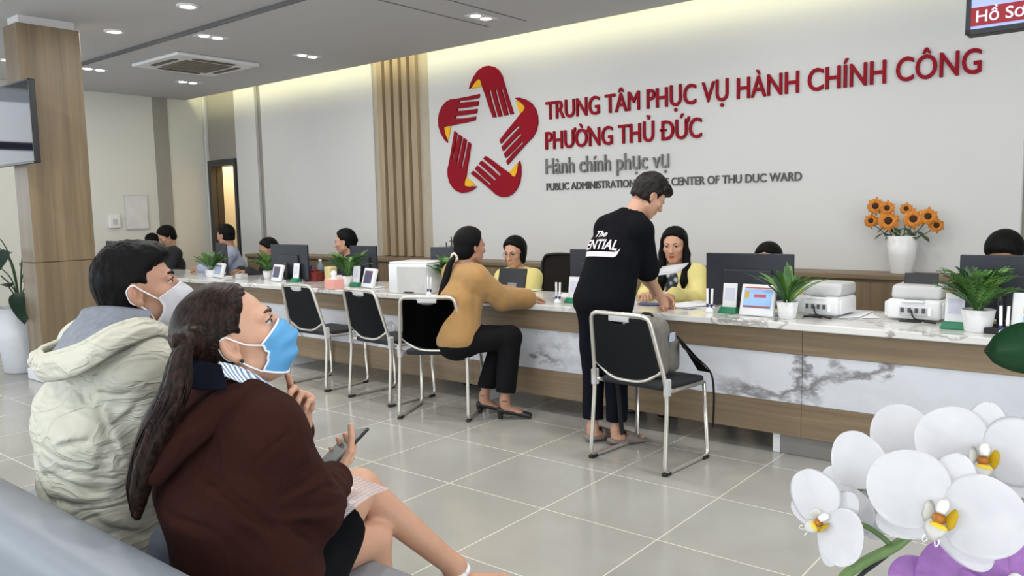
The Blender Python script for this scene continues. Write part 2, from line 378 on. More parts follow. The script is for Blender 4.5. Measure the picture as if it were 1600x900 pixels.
# room beyond the door
bm = bmesh.new(); box(bm, -11.6, -9.6, 8.6, 8.7, 0, 3.2); box(bm, -9.7, -9.6, 6.6, 8.6, 0, 3.2); box(bm, -11.6, -9.6, 6.6, 8.7, 3.1, 3.2)
struct(fin(bm, 'wall_corridor', mat('warm_corridor_paint', (226, 196, 132), 0.7)), 'warm lit wall seen through the far doorway', 'wall')
bm = bmesh.new(); box(bm, -10.92, -10.86, YB, YB + 0.2, 0, 2.19); box(bm, -10.26, -10.2, YB, YB + 0.2, 0, 2.19); box(bm, -10.86, -10.26, YB, YB + 0.2, 2.10, 2.19)
df = struct(fin(bm, 'door_1', mat('dark_door_frame', (52, 55, 58), 0.4)), 'dark framed glazed door at the far end', 'door')
bm = bmesh.new(); box(bm, -10.40, -10.36, 7.0, 7.75, 0, 2.06)
struct(fin(bm, 'door_2', mat('tan_door_leaf', (196, 160, 96), 0.5), None), 'tan door leaf standing open beyond the doorway', 'door')
bm = bmesh.new(); box(bm, -10.86, -10.26, YB + 0.09, YB + 0.10, 0.0, 2.10)
gm, gnt, gb = newmat('clear_door_glass'); gb.inputs['Transmission Weight'].default_value = 1; gb.inputs['Roughness'].default_value = 0.02; gb.inputs['IOR'].default_value = 1.05
fin(bm, 'door_glass', gm, df)
bm = bmesh.new(); box(bm, XL, XR, 3.982, 4.0, ZC - 0.002, ZH + 0.02); struct(fin(bm, 'trim_8', mat('ceiling_step_shade', (96, 96, 97), 0.8)), 'dark strip painted as shade along the step in the ceiling', 'trim')  # dark grey strip painted in place of shade at the ceiling step
# ceiling slots
bm = bmesh.new(); box(bm, -4.86, -4.845, 4.2, 5.7, ZC - 0.004, ZC + 0.01); box(bm, -4.47, -4.455, 4.2, 5.75, ZC - 0.004, ZC + 0.01)
struct(fin(bm, 'trim_7', mat('ceiling_joint_shadow_gap', (120, 120, 120), 0.8)), 'two thin joints in the lowered ceiling', 'trim')
# pillar
PX, PY = -7.40, 2.70
bm = bmesh.new(); rbox(PX - 0.29, PX, PY, PY + 0.50, 1.03, 3.015, 0.004, 1, bm=bm); rbox(PX - 0.29, PX, PY, PY + 0.50, 0.16, 1.026, 0.004, 1, bm=bm)
struct(fin(bm, 'pillar', M_WOODP), 'square pillar clad in oak laminate', 'pillar')
bm = bmesh.new(); box(bm, PX - 0.26, PX - 0.03, PY + 0.03, PY + 0.47, 2.98, ZH)
struct(fin(bm, 'pillar_neck', M_WALL), 'white plaster neck above the wooden pillar', 'pillar')
bm = bmesh.new(); rbox(PX - 0.31, PX + 0.02, PY - 0.02, PY + 0.52, 0, 0.10, 0.01, 2, bm=bm); rbox(PX - 0.29, PX, PY, PY + 0.5, 0.10, 0.16, 0.012, 2, bm=bm)
struct(fin(bm, 'pillar_base', mat('white_skirting', (224, 224, 226), 0.4)), 'stepped white skirting around the wooden pillar', 'skirting')
# ------------------------------------------------------------------ ceiling fittings
def downlight(x, y, z, label, r=0.075, power=0):
    t = thing('downlight', label, 'ceiling light', (x, y, z), 0, 'round downlights')
    bm = bmesh.new(); lathe(bm, [(r * 0.8, -0.002), (r * 0.85, -0.012), (r * 1.15, -0.008), (r * 1.18, 0.0)]); fin(bm, 'trim_ring', M_WHITEPL, t, True)
    bm = bmesh.new(); lathe(bm, [(0, -0.004), (r * 0.82, -0.004)]); fin(bm, 'diffuser', M_LIT, t)
    if power:
        l = bpy.data.lights.new('downlight_lamp', 'AREA'); l.shape = 'DISK'; l.size = r * 1.5; l.energy = power; l.color = (1, 0.97, 0.92)
        o = bpy.data.objects.new('downlight_lamp', l); COL.objects.link(o); o.location = (0, 0, -0.016); o.parent = t
    return t
DLP, TWP = 15, 4
downlight(-7.5, 3.55, ZH, 'round lit downlight near the pillar top', power=DLP)
downlight(-6.2, 3.54, ZH, 'round lit downlight cut by the top edge of the photo', power=DLP)
for i, (x, y) in enumerate(((-9.6, 3.40), (-4.9, 3.54), (-3.4, 3.54), (-1.9, 3.54), (-0.4, 3.54), (-6.2, 1.6), (-4.4, 1.6), (-2.6, 1.6), (-0.8, 1.6), (-4.4, -0.6), (-2.0, -0.6), (0.4, -0.6))):
    downlight(x, y, ZH, 'round lit downlight left of the pillar' if i == 0 else 'round downlight in the main ceiling outside the view', power=DLP)
def twin(x, y, label):
    t = thing('twin_spotlight', label, 'ceiling light', (x, y, ZC), 0, 'twin recessed spotlights')
    bm = rbox(-0.075, 0.075, -0.14, 0.14, -0.008, 0.0, 0.003, 1); fin(bm, 'frame', M_WHITEPL, t)
    for s in (-1, 1):
        bm = bmesh.new(); lathe(bm, [(0, -0.0095), (0.045, -0.0095), (0.047, -0.0085)], 20, (0, s * 0.068, 0)); fin(bm, 'lamp', M_LIT, t)
    l = bpy.data.lights.new('spotlight_lamp', 'AREA'); l.shape = 'RECTANGLE'; l.size = 0.09; l.size_y = 0.2; l.energy = TWP; l.color = (1, 0.97, 0.92)
    o = bpy.data.objects.new('spotlight_lamp', l); COL.objects.link(o); o.location = (0, 0, -0.014); o.parent = t
twin(-6.95, 4.18, 'twin square spotlight just right of the air conditioner'); twin(-7.09, 5.37, 'twin square spotlight above the white wall left of the slats')
twin(-9.49, 5.36, 'twin square spotlight between air conditioner and far wall'); twin(-9.35, 4.17, 'twin square spotlight beside the wooden pillar')
twin(-4.65, 5.36, 'twin square spotlight between two ceiling joints, above the emblem')
for x, y in ((-4.65, 4.18), (-2.3, 4.18), (-2.3, 5.36), (0.1, 4.18), (0.1, 5.36)): twin(x, y, 'twin square spotlight outside the view')
# cassette air conditioner
t = thing('air_conditioner', 'white four-way cassette air conditioner set in the ceiling', 'air conditioner', (-8.27, 4.78, ZC))
fin(rbox(-0.48, 0.48, -0.48, 0.48, -0.035, 0, 0.012, 3), 'panel', M_WHITEPL, t)
M_GRILLE = mat('taupe_grille_plastic', (120, 112, 100), 0.6)  # one even grey-brown over the whole intake grille
bm = rbox(-0.27, 0.27, -0.27, 0.27, -0.045, -0.03, 0.004, 1)
for i in range(12): box(bm, -0.25, 0.25, -0.25 + i * 0.043, -0.235 + i * 0.043, -0.05, -0.044)
fin(bm, 'intake_grille', M_GRILLE, t)
for k in range(4):
    bm = rbox(-0.24, 0.24, 0.335, 0.395, -0.043, -0.034, 0.003, 1, Matrix.Rotation(k * PI / 2, 4, 'Z')); fin(bm, 'louvre', mat('dark_louvre', (84, 80, 74), 0.5), t)
    bm = rbox(-0.23, 0.23, 0.35, 0.385, -0.062, -0.052, 0.003, 1, Matrix.Rotation(k * PI / 2, 4, 'Z') @ Matrix.Rotation(R(6), 4, 'X')); fin(bm, 'flap', M_WHITEPL, t)
# ------------------------------------------------------------------ service counter
CY, CT = 4.30, 0.75
t = thing('service_counter', 'long marble and oak service counter across the hall', 'counter', (-4.5, CY, 0))
def cpart(name, bm, m): return fin(bm, name, m, t, world=True)
bm = rbox(-10.6, 1.6, 4.27, 5.0, 0.711, CT, 0.006, 2); cpart('worktop', bm, M_TOP)
js = [-10.6] + [-1.489 - 1.2 * k for k in range(7, -1, -1)] + [-0.289, 0.911, 1.6]
for a, b in zip(js, js[1:]):
    cpart('apron_panel', rbox(a + 0.001, b - 0.001, CY, CY + 0.03, 0.575, 0.710, 0.0015, 1), M_WOODX)
    cpart('marble_panel', rbox(a + 0.001, b - 0.001, CY + 0.006, CY + 0.03, 0.300, 0.574, 0.0015, 1), M_MARBLE)
    cpart('lower_panel', rbox(a + 0.001, b - 0.001, CY, CY + 0.03, 0.118, 0.299, 0.0015, 1), M_WOODX)
cpart('plinth', rbox(-1.66, 1.6, 4.345, 4.365, 0, 0.2, 0.002, 1), M_PLINTH)
for x in (-10.55, -8.6, -6.2, -3.8, -1.64, 0.9, 1.55):
    cpart('support_panel', rbox(x - 0.02, x + 0.02, 4.34, 4.95, 0, 0.71, 0.002, 1), M_WHITEPL)
# ------------------------------------------------------------------ wall lettering and emblem
wallsign('wall_lettering', 'TRUNG TÂM PHỤC VỤ HÀNH CHÍNH CÔNG', -4.73, -1.02, 2.256, 0.165, YB, M_RED, 'upper line of red capital lettering on the back wall', 0.011)
wallsign('wall_lettering', 'PHUÒNG THỦ DÚC', -4.74, -3.09, 1.968, 0.166, YB, M_RED, 'second shorter line of red capital lettering on the back wall', 0.011, marks=((2, 'horn'), (3, 'horn'), (11, 'bar'), (12, 'horn')))
wallsign('wall_lettering', 'Hành chính phục vụ', -4.745, -3.40, 1.728, 0.150, YB, M_SIGNGREY, 'grey lower-case lettering under the red lines', 0.004)
wallsign('wall_lettering', 'PUBLIC ADMINISTRATION SERVICE CENTER OF THU DUC WARD', -4.742, -2.236, 1.570, 0.068, YB, M_SIGNDARK, 'small dark English lettering, lowest line on the wall', 0.012, thick=0.012)
hand = [(205,185),(213,152),(232,112),(258,76),(290,54),(320,48),(350,54),(378,76),(397,108),(405,140),(420,190),(442,260),(465,330),(447,334),(428,276),(404,183),(393,187),(412,250),(432,336),(411,341),(391,274),(367,185),(356,190),(374,262),(397,344),(377,348),(357,280),(332,188),(320,192),(336,262),(362,349),(345,352),(322,290),(298,215),(282,172),(274,140),(262,124),(240,140),(222,165)]
yel = [(264,124),(273,142),(278,170),(250,176),(218,183),(226,165),(243,141)]
def wl(p): q = atY(680 + p[0] / 3.753, 90 + p[1] / 3.753, YB); return (q.x, q.z)
ec = (-5.525, 2.16)
et = thing('wall_emblem', 'red and yellow emblem of five hands forming a star', 'emblem', (ec[0], YB, ec[1]))
H0 = [(a - ec[0], b - ec[1]) for a, b in map(wl, hand)]; Y0 = [(a - ec[0], b - ec[1]) for a, b in map(wl, yel)]
for k in range(5):
    a = -2 * PI * k / 5; rot = lambda p: (p[0] * math.cos(a) - p[1] * math.sin(a), p[0] * math.sin(a) + p[1] * math.cos(a))
    bm = bmesh.new(); prism(bm, [rot(p) for p in H0], -0.022, 0); h = fin(bm, 'hand', M_RED, et)
    bm = bmesh.new(); prism(bm, [rot(p) for p in Y0], -0.016, 0); fin(bm, 'thumb_accent', M_YEL, h)
# ------------------------------------------------------------------ screens
M_GLASSB = None
def tvscreen(name, x0, x1, z0, z1, y, tilt, label):
    t = thing(name, label, 'television', ((x0 + x1) / 2, y, (z0 + z1) / 2))
    t.rotation_euler = (tilt, 0, 0)
    w, h = (x1 - x0) / 2, (z1 - z0) / 2
    bm = rbox(-w, w, 0, 0.045, -h, h, 0.006, 2); fin(bm, 'casing', M_DARKPL, t)
    bm = bmesh.new(); box(bm, -w, w, -0.004, 0.0, -h, -h + 0.013); box(bm, -w, w, -0.004, 0, h - 0.012, h); box(bm, -w, -w + 0.012, -0.004, 0, -h, h); box(bm, w - 0.012, w, -0.004, 0, -h, h)
    fin(bm, 'bezel', M_DARKPL, t)
    return t, w, h
t, w, h = tvscreen('wall_television', -8.12, -6.965, 1.845, 2.50, 2.60, 0.0, 'switched-off black television on the wooden pillar reflecting the windows')
bm = bmesh.new(); box(bm, -w + 0.012, w - 0.012, -0.002, 0.0, -h + 0.018, h - 0.012)
fin(bm, 'screen', mat('dark_glossy_screen', (16, 19, 28), 0.05, spec=0.3), t)
bm = rbox(-0.15, 0.15, 0.045, 0.105, -0.15, 0.15, 0.004, 1); fin(bm, 'wall_mount', M_DARKPL, t)
t, w, h = tvscreen('hanging_television', -0.436, 0.804, 1.834, 2.534, 2.50, R(-3), 'queue display television hanging at the upper right corner')
def scr(name, x0, x1, z0, z1, rgb, e, d=-0.002):
    bm = bmesh.new(); box(bm, x0, x1, d, d + 0.0015, z0, z1); return fin(bm, name, mat('screen_' + name, rgb, 0.3, var=0.03, emit=e), t)
scr('screen', -w + 0.012, w - 0.012, -h + 0.013, h - 0.012, (150, 162, 224), 0.30, -0.0015)
scr('red_band', -w + 0.012, w - 0.012, -h + 0.021, -h + 0.069, (132, 18, 28), 0.22, -0.003)
scr('blue_frame', -w + 0.075, w - 0.075, -h + 0.082, -h + 0.087, (40, 60, 180), 0.3, -0.003)
scr('white_panel', -w + 0.08, w - 0.08, -h + 0.087, h - 0.03, (190, 198, 232), 0.35, -0.003)
me = textmesh('Hồ Sơ:', 0.012, 0.0); co = np.empty(len(me.vertices) * 3, 'f'); me.vertices.foreach_get('co', co); co = co.reshape(-1, 3)
k = 0.043; o2 = np.stack([-w + 0.022 + co[:, 0] * k, np.full(len(co), -0.0045), -h + 0.030 + co[:, 1] * k], 1); me.vertices.foreach_set('co', o2.astype('f').ravel())
link('screen_text', me, mat('screen_text_white', (216, 200, 226), 0.3, emit=0.35), t)
bm = bmesh.new(); tube(bm, [(0, 0.05, 0.1), (0, 0.1, 0.2), (0, 0.1, 0.95)], 0.02); fin(bm, 'ceiling_pole', M_DARKPL, t)
# left wall fittings
t = thing('notice_board', 'small pale notice board on the far side wall', 'notice board', (XL, 5.34, 1.46))
fin(rbox(0, 0.02, -0.16, 0.16, -0.235, 0.235, 0.003, 1), 'frame', M_GREYPL, t); fin(rbox(0.012, 0.024, -0.15, 0.15, -0.225, 0.225, 0.002, 1), 'sheet', mat('board_sheet', (216, 215, 214), 0.5), t)
t = thing('switch_box', 'white switch box left of the pale notice board', 'switch box', (XL, 5.02, 1.345))
fin(rbox(0, 0.05, -0.07, 0.07, -0.09, 0.09, 0.008, 2), 'box', M_WHITEPL, t); fin(rbox(0.05, 0.056, -0.03, 0.03, -0.05, 0.03, 0.002, 1), 'cover', M_GREYPL, t)
# ------------------------------------------------------------------ implicit surface toolkit (smooth bodies, cloth, bags)
F = np.float32
def V3(*a): return np.array(a, F)
def vnoise(P, seed=0):
    P = P.astype(F); i = np.floor(P).astype(np.int64); f = P - i; f = f * f * (3 - 2 * f)
    def h(a, b, c):
        n = (a * 374761393 + b * 668265263 + c * 2147483647 + seed * 974711) & 0xFFFFFFFF
        n = ((n ^ (n >> 13)) * 1274126177) & 0xFFFFFFFF
        return ((n ^ (n >> 16)) & 0xFFFF).astype(F) / 65535.0
    x, y, z = i[:, 0], i[:, 1], i[:, 2]; u, v, w = f[:, 0], f[:, 1], f[:, 2]
    l = lambda a, b, t: a + (b - a) * t
    return l(l(l(h(x, y, z), h(x + 1, y, z), u), l(h(x, y + 1, z), h(x + 1, y + 1, z), u), v),
             l(l(h(x, y, z + 1), h(x + 1, y, z + 1), u), l(h(x, y + 1, z + 1), h(x + 1, y + 1, z + 1), u), v), w) * 2 - 1
def smin(a, b, k):
    if k <= 0: return np.minimum(a, b)
    h = np.clip(0.5 + 0.5 * (b - a) / k, 0, 1); return b + (a - b) * h - k * h * (1 - h)
def smax(a, b, k): return -smin(-a, -b, k)
def seg_t(P, a, b):
    a = np.asarray(a, F); d = np.asarray(b, F) - a; return np.clip(((P - a) @ d) / max(float(d @ d), 1e-9), 0, 1), a, d
def rc(P, a, b, ra, rb):
    t, a, d = seg_t(P, a, b); q = P - a - t[:, None] * d
    return np.sqrt((q * q).sum(1)) - (ra + (rb - ra) * t)
def frame(axis, side):
    w = np.asarray(axis, F); w = w / np.linalg.norm(w); u = np.asarray(side, F); u = u - w * (u @ w); u = u / np.linalg.norm(u); v = np.cross(w, u)
    return u, v, w
def el(P, c, r, M=None):
    q = P - np.asarray(c, F)
    if M is not None: q = q @ np.asarray(M, F)
    q = q / np.asarray(r, F); n = np.sqrt((q * q).sum(1)) + 1e-6
    g = np.sqrt(((q / np.asarray(r, F)) ** 2).sum(1)) + 1e-6
    return n * (n - 1) / g
def ec(P, a, b, side, ra, rb, cap=1.0):
    """capsule with an elliptical section: ra, rb = (half width along side, half depth)"""
    t, a_, d = seg_t(P, a, b); q = P - a_ - t[:, None] * d; u, v, w = frame(d, side)
    ru = ra[0] + (rb[0] - ra[0]) * t; rv = ra[1] + (rb[1] - ra[1]) * t
    x, y, z = (q @ u) / ru, (q @ v) / rv, (q @ w) / (np.minimum(ru, rv) * cap)
    n = np.sqrt(x * x + y * y + z * z) + 1e-6; g = np.sqrt((x / ru) ** 2 + (y / rv) ** 2 + (z / (np.minimum(ru, rv) * cap)) ** 2) + 1e-6
    return n * (n - 1) / g
def chain(P, pts, rs, k=0.0):
    d = None
    for i in range(len(pts) - 1):
        e = rc(P, pts[i], pts[i + 1], rs[i], rs[i + 1]); d = e if d is None else smin(d, e, k)
    return d
def rb(P, c, h, r, M=None):
    q = P - np.asarray(c, F)
    if M is not None: q = q @ np.asarray(M, F)
    q = np.abs(q) - (np.asarray(h, F) - r); return np.sqrt((np.maximum(q, 0) ** 2).sum(1)) + np.minimum(q.max(1), 0) - r
def crease(P, a, b, amp, w):
    t, a_, d = seg_t(P, a, b); q = P - a_ - t[:, None] * d; e = (q * q).sum(1) / (w * w)
    return amp * np.exp(-e) * np.sin(np.clip(t, 0.02, 0.98) * PI) ** 0.6
def pcrease(P, pts, amp, w):
    n = len(pts) - 1; best = None; tt = None
    for i in range(n):
        t, a_, d = seg_t(P, pts[i], pts[i + 1]); q = P - a_ - t[:, None] * d; e = (q * q).sum(1); g_ = (i + t) / n
        if best is None: best, tt = e, g_
        else: m = e < best; best = np.where(m, e, best); tt = np.where(m, g_, tt)
    return amp * np.exp(-best / (w * w)) * np.sin(np.clip(tt, 0.03, 0.97) * PI) ** 0.5
def fold_line(P, pts, amp, w, off):
    return pcrease(P, pts, amp, w) - pcrease(P, [tuple(np.asarray(p) + np.asarray(off)) for p in pts], amp * 0.7, w * 1.3)
def folds(P, axis_scale, amp, seed=0):
    n = vnoise(P * np.asarray(axis_scale, F), seed); return amp * (1 - 2 * np.abs(n))
def surf(f, lo, hi, h):
    lo = np.asarray(lo, F); hi = np.asarray(hi, F); n = np.ceil((hi - lo) / h).astype(int) + 1
    xs = [lo[i] + h * np.arange(n[i], dtype=F) for i in range(3)]
    Vv = np.empty(tuple(n), F); st = max(1, int(400000 // (n[1] * n[2])))
    for i in range(0, n[0], st):
        g = np.stack(np.meshgrid(xs[0][i:i + st], xs[1], xs[2], indexing='ij'), -1).reshape(-1, 3)
        Vv[i:i + st] = f(g).reshape(-1, n[1], n[2])
    Vv[0] = np.maximum(Vv[0], h); Vv[-1] = np.maximum(Vv[-1], h); Vv[:, 0] = np.maximum(Vv[:, 0], h); Vv[:, -1] = np.maximum(Vv[:, -1], h); Vv[:, :, 0] = np.maximum(Vv[:, :, 0], h); Vv[:, :, -1] = np.maximum(Vv[:, :, -1], h)
    s = Vv < 0; c = [(a, b, d) for a in (0, 1) for b in (0, 1) for d in (0, 1)]
    sl = lambda A, o: A[o[0]:n[0] - 1 + o[0], o[1]:n[1] - 1 + o[1], o[2]:n[2] - 1 + o[2]]
    cnt = sum(sl(s, o).astype(np.int8) for o in c); act = (cnt > 0) & (cnt < 8)
    I = np.argwhere(act); idx = np.full(act.shape, -1, np.int64); idx[act] = np.arange(len(I))
    pos = np.zeros((len(I), 3), F); num = np.zeros(len(I), F)
    for o in c:
        for ax in range(3):
            if o[ax]: continue
            p = list(o); p[ax] = 1; va = Vv[I[:, 0] + o[0], I[:, 1] + o[1], I[:, 2] + o[2]]; vb = Vv[I[:, 0] + p[0], I[:, 1] + p[1], I[:, 2] + p[2]]
            m = (va < 0) != (vb < 0); t = np.where(m, va / np.where(m, va - vb, 1), 0)
            q = np.tile(np.asarray(o, F), (len(I), 1)); q[:, ax] = t; pos[m] += q[m]; num[m] += 1
    verts = lo + (I + pos / num[:, None]) * h
    quads = []
    for ax in range(3):
        b, d = [(1, 2), (2, 0), (0, 1)][ax]
        s0 = s; A = np.moveaxis(s, ax, 0); m = A[:-1] != A[1:]; m = np.moveaxis(m, 0, ax)
        E_ = np.argwhere(m); E_ = E_[(E_[:, b] > 0) & (E_[:, d] > 0) & (E_[:, b] < n[b] - 1) & (E_[:, d] < n[d] - 1)]
        sg = s[E_[:, 0], E_[:, 1], E_[:, 2]]
        def ci(db, dd):
            q = E_.copy(); q[:, b] += db; q[:, d] += dd; return idx[q[:, 0], q[:, 1], q[:, 2]]
        Q = np.stack([ci(-1, -1), ci(0, -1), ci(0, 0), ci(-1, 0)], 1); Q[~sg] = Q[~sg][:, ::-1]; quads.append(Q)
    return verts.astype(F), np.concatenate(quads)
def npmesh(name, parts, smooth_it=0):
    vs, fs, o = [], [], 0
    for v, f in parts: vs.append(v); fs.append(f + o); o += len(v)
    v = np.concatenate(vs); f = np.concatenate(fs); me = bpy.data.meshes.new(name)
    me.vertices.add(len(v)); me.vertices.foreach_set('co', v.astype('f').ravel())
    me.loops.add(len(f) * 4); me.loops.foreach_set('vertex_index', f.astype('i').ravel())
    me.polygons.add(len(f)); me.polygons.foreach_set('loop_start', np.arange(0, len(f) * 4, 4, dtype='i'))
    me.update(calc_edges=True); me.polygons.foreach_set('use_smooth', np.ones(len(f), bool)); me.validate()
    return me
def sobj(name, parts, m, parent):
    if isinstance(parts, tuple): parts = [parts]
    o = link(name, npmesh(name, parts), m, parent)
    if parent is not None: o.matrix_parent_inverse = pinv(parent)
    return o
def ltube(name, paths, m, parent, r, seg=6):
    bm = bmesh.new()
    for p in paths: tube(bm, p, r, seg)
    return fin(bm, name, m, parent, True, True)
# ---- heads: local frame x = the person's right, y = forward, z = up
def headM(yaw_right, pitch_up, roll=0.0):
    """columns = local axes in world; yaw measured to the right of +Y"""
    a, p = R(yaw_right), R(pitch_up)
    f = np.array([math.sin(a), math.cos(a), 0]); r_ = np.array([math.cos(a), -math.sin(a), 0]); u = np.array([0, 0, 1.0])
    f2 = f * math.cos(p) + u * math.sin(p); u2 = -f * math.sin(p) + u * math.cos(p)
    q = R(roll); r3 = r_ * math.cos(q) + u2 * math.sin(q); u3 = -r_ * math.sin(q) + u2 * math.cos(q)
    return np.stack([r3, f2, u3], 1).astype(F)
class Head:
    def __init__(s, c, M, sc=1.0, chin=0.0): s.c, s.M, s.s, s.chin = np.asarray(c, F), M, sc, chin
    def loc(s, P): return ((P - s.c) @ s.M) / s.s
    def w(s, *p): return s.c + s.M @ (np.asarray(p, F) * s.s)
def head_sdf(L, slim=0.0, ear=1.0, chin=0.0):
    A = L.copy(); A[:, 0] = np.abs(A[:, 0])
    d = el(L, (0, -0.012, 0.032), (0.076, 0.094, 0.084))
    d = smin(d, el(L, (0, 0.03, -0.035), (0.060 - slim, 0.062, 0.082)), 0.03)
    d = smin(d, el(L, (0, 0.066 - chin, -0.094 + chin * .6), (0.022, 0.018, 0.019)), 0.022)
    d = smin(d, rc(A, (0.050 - slim, 0.0, -0.062), (0.012, 0.064 - chin, -0.097 + chin * .6), 0.019, 0.015), 0.02)
    d = smin(d, el(A, (0.043, 0.058, -0.018), (0.022, 0.02, 0.018)), 0.02)
    d = smin(d, rc(A, (0.012, 0.078, 0.024), (0.046, 0.066, 0.026), 0.012, 0.01), 0.014)
    d = smin(d, rc(L, (0, 0.084, 0.016), (0, 0.107, -0.028), 0.0075, 0.0115), 0.012)
    d = smin(d, el(A, (0.012, 0.096, -0.031), (0.0085, 0.011, 0.0075)), 0.006)
    d = smax(d, -el(A, (0.032, 0.094, 0.010), (0.017, 0.013, 0.011)), 0.01)
    d = smin(d, el(A, (0.032, 0.074, 0.0155), (0.0155, 0.0145, 0.0080)), 0.004)   # upper lid
    d = smin(d, el(L, (0, 0.086, -0.058), (0.021, 0.0115, 0.0055)), 0.005)
    d = smin(d, el(L, (0, 0.085, -0.068), (0.018, 0.0115, 0.006)), 0.005)
    d = smax(d, -rc(A, (0, 0.1, -0.063), (0.022, 0.087, -0.062), 0.002, 0.001), 0.004)
    if ear:
        Q = A - np.asarray((0.076, -0.010, -0.006), F); ca, sa = math.cos(0.42), math.sin(0.42)
        X, Y = Q[:, 0] * ca + Q[:, 1] * sa, -Q[:, 0] * sa + Q[:, 1] * ca
        q = np.stack([X, Y, Q[:, 2]], 1)
        e = el(q, (0.004, -0.004, 0.004), (0.0085, 0.0185, 0.030)); e = smin(e, el(q, (0.003, 0.003, -0.024), (0.007, 0.010, 0.011)), 0.01)
        e = smax(e, -el(q, (0.013, 0.001, 0.006), (0.0085, 0.0125, 0.022)), 0.003); e = smin(e, el(q, (0.006, -0.004, 0.004), (0.006, 0.004, 0.016)), 0.004); e = smin(e, el(q, (0.006, 0.010, -0.003), (0.006, 0.005, 0.008)), 0.004)
        d = smin(d, e, 0.006)
    return d
def eyes(h, parent, iris=(36, 24, 20), both=True):
    for s in (-1, 1):
        bm = bmesh.new(); bmesh.ops.create_uvsphere(bm, u_segments=16, v_segments=10, radius=0.0122 * h.s); bm.transform(Matrix.Translation(Vector(h.w(s * 0.032, 0.0745, 0.010).tolist())))
        e = fin(bm, 'eye', mat('eye_white', (190, 176, 166), 0.3), parent, True, True)
        bm = bmesh.new(); lathe(bm, [(0, 0.0020), (0.0040, 0.0014), (0.0074, -0.0010)], 16)
        Mx = Matrix(np.concatenate([np.concatenate([np.stack([h.M[:, 0], h.M[:, 2], h.M[:, 1]], 1) * h.s, h.w(s * 0.0325, 0.0858, 0.0095)[:, None]], 1), [[0, 0, 0, 1]]]).tolist())
        bm.transform(Mx); ltube('eyelash', [[h.w(s * .018, .0885, .0125), h.w(s * .026, .0905, .0165), h.w(s * .034, .0895, .0170), h.w(s * .043, .0825, .0135), h.w(s * .049, .074, .010)]], mat('dark_lash', (30, 22, 20), 0.7), parent, [.0006 * h.s, .0016 * h.s, .0018 * h.s, .0018 * h.s, .0008 * h.s])
        i = fin(bm, 'iris', mat('dark_brown_iris', iris, 0.15), e, True)
def brows(h, parent, m, t=0.0032, z=0.0275):
    for s in (-1, 1):
        ltube('eyebrow', [[h.w(s * 0.013, 0.0925, z - 0.002), h.w(s * 0.028, 0.0885, z + 0.004), h.w(s * 0.043, 0.0755, z + 0.002), h.w(s * 0.050, 0.066, z - 0.004)]], m, parent, [t * h.s, t * 1.1 * h.s, t * 0.8 * h.s, t * 0.3 * h.s])
def lips(h, parent):
    me = surf(lambda P: (lambda L: np.maximum(smin(el(L, (0, 0.0868, -0.058), (0.0205, 0.0115, 0.0052)), el(L, (0, 0.0858, -0.068), (0.0175, 0.0115, 0.0058)), 0.001), -rc(np.abs(L) * [1, 1, 0] + L * [0, 0, 1], (0, 0.1, -0.063), (0.022, 0.087, -0.062), 0.0015, 0.001)) * h.s)(h.loc(P)), h.w(0, 0.09, -0.063) - 0.035, h.w(0, 0.09, -0.063) + 0.035, 0.0018)
    return sobj('lips', me, mat('lipstick', (176, 60, 62), 0.4), parent)
# ---- hands: local frame x = thumb side, y = towards the fingers, z = back of the hand
def hand_sdf(L, curl=(25, 30, 20), spread=4.0, thumb=(0.5, 0.35), curls=None):
    d = ec(L, (0, 0.012, 0), (0.002, 0.078, 0), (1, 0, 0), (0.027, 0.0165), (0.038, 0.0125), 1.2)
    d = smin(d, rc(L, (0, -0.05, 0), (0, 0.01, 0), 0.026, 0.023), 0.02)
    for i, (x, ln, r) in enumerate(((0.029, 0.070, 0.0086), (0.0095, 0.078, 0.0088), (-0.0105, 0.072, 0.0084), (-0.029, 0.057, 0.0074))):
        cu = curls[i] if curls else curl
        p = np.array([x, 0.083 - (0.006 if i in (0, 3) else 0) - (0.008 if i == 3 else 0), 0.0]); a = 0.0; sp = R(spread * (1.5 - i))
        q = [p - np.array([0, 0.02, 0]), p]
        for j, fr in enumerate((0.46, 0.30, 0.24)):
            a += R(cu[j]); q.append(q[-1] + ln * fr * np.array([math.sin(sp) * math.cos(a), math.cos(sp) * math.cos(a), -math.sin(a)]))
        d = smin(d, chain(L, q, [r * 1.05, r * 1.05, r, r * 0.92, r * 0.8], 0.002), 0.006)
    o, f = thumb
    t0 = np.array([0.022, 0.022, -0.006]); t1 = t0 + 0.042 * np.array([math.cos(o) * 0.75, 0.66, -f * 0.6]); t2 = t1 + 0.032 * np.array([math.cos(o) * 0.45 - 0.1, 0.9, -f]); t3 = t2 + 0.024 * np.array([math.cos(o) * 0.2 - 0.15, 0.95, -f])
    d = smin(d, chain(L, [t0, t1, t2, t3], [0.014, 0.0112, 0.0098, 0.0082], 0.004), 0.01)
    return d
class Hand:
    """wrist position, finger direction, back-of-hand normal; side=+1: thumb lies along dir x normal"""
    def __init__(s, wrist, d, n, side=1, sc=0.92, **k):
        d = np.asarray(d, F); d /= np.linalg.norm(d); n = np.asarray(n, F); n = n - d * (n @ d); n /= np.linalg.norm(n)
        x = np.cross(d, n) * side; s.M = np.stack([x, d, n], 1).astype(F); s.c = np.asarray(wrist, F); s.s = sc; s.k = k
    def sdf(s, P): return hand_sdf(((P - s.c) @ s.M) / s.s, **s.k) * s.s
    def w(s, *p): return s.c + s.M @ (np.asarray(p, F) * s.s)
    def mesh(s, h=0.003):
        c = s.w(0, 0.065, -0.01); return surf(s.sdf, c - 0.145, c + 0.145, h)
M_SKIN = mat('light_tan_skin', (192, 147, 121), 0.5, var=0.04, vscale=25, sss=0.12)
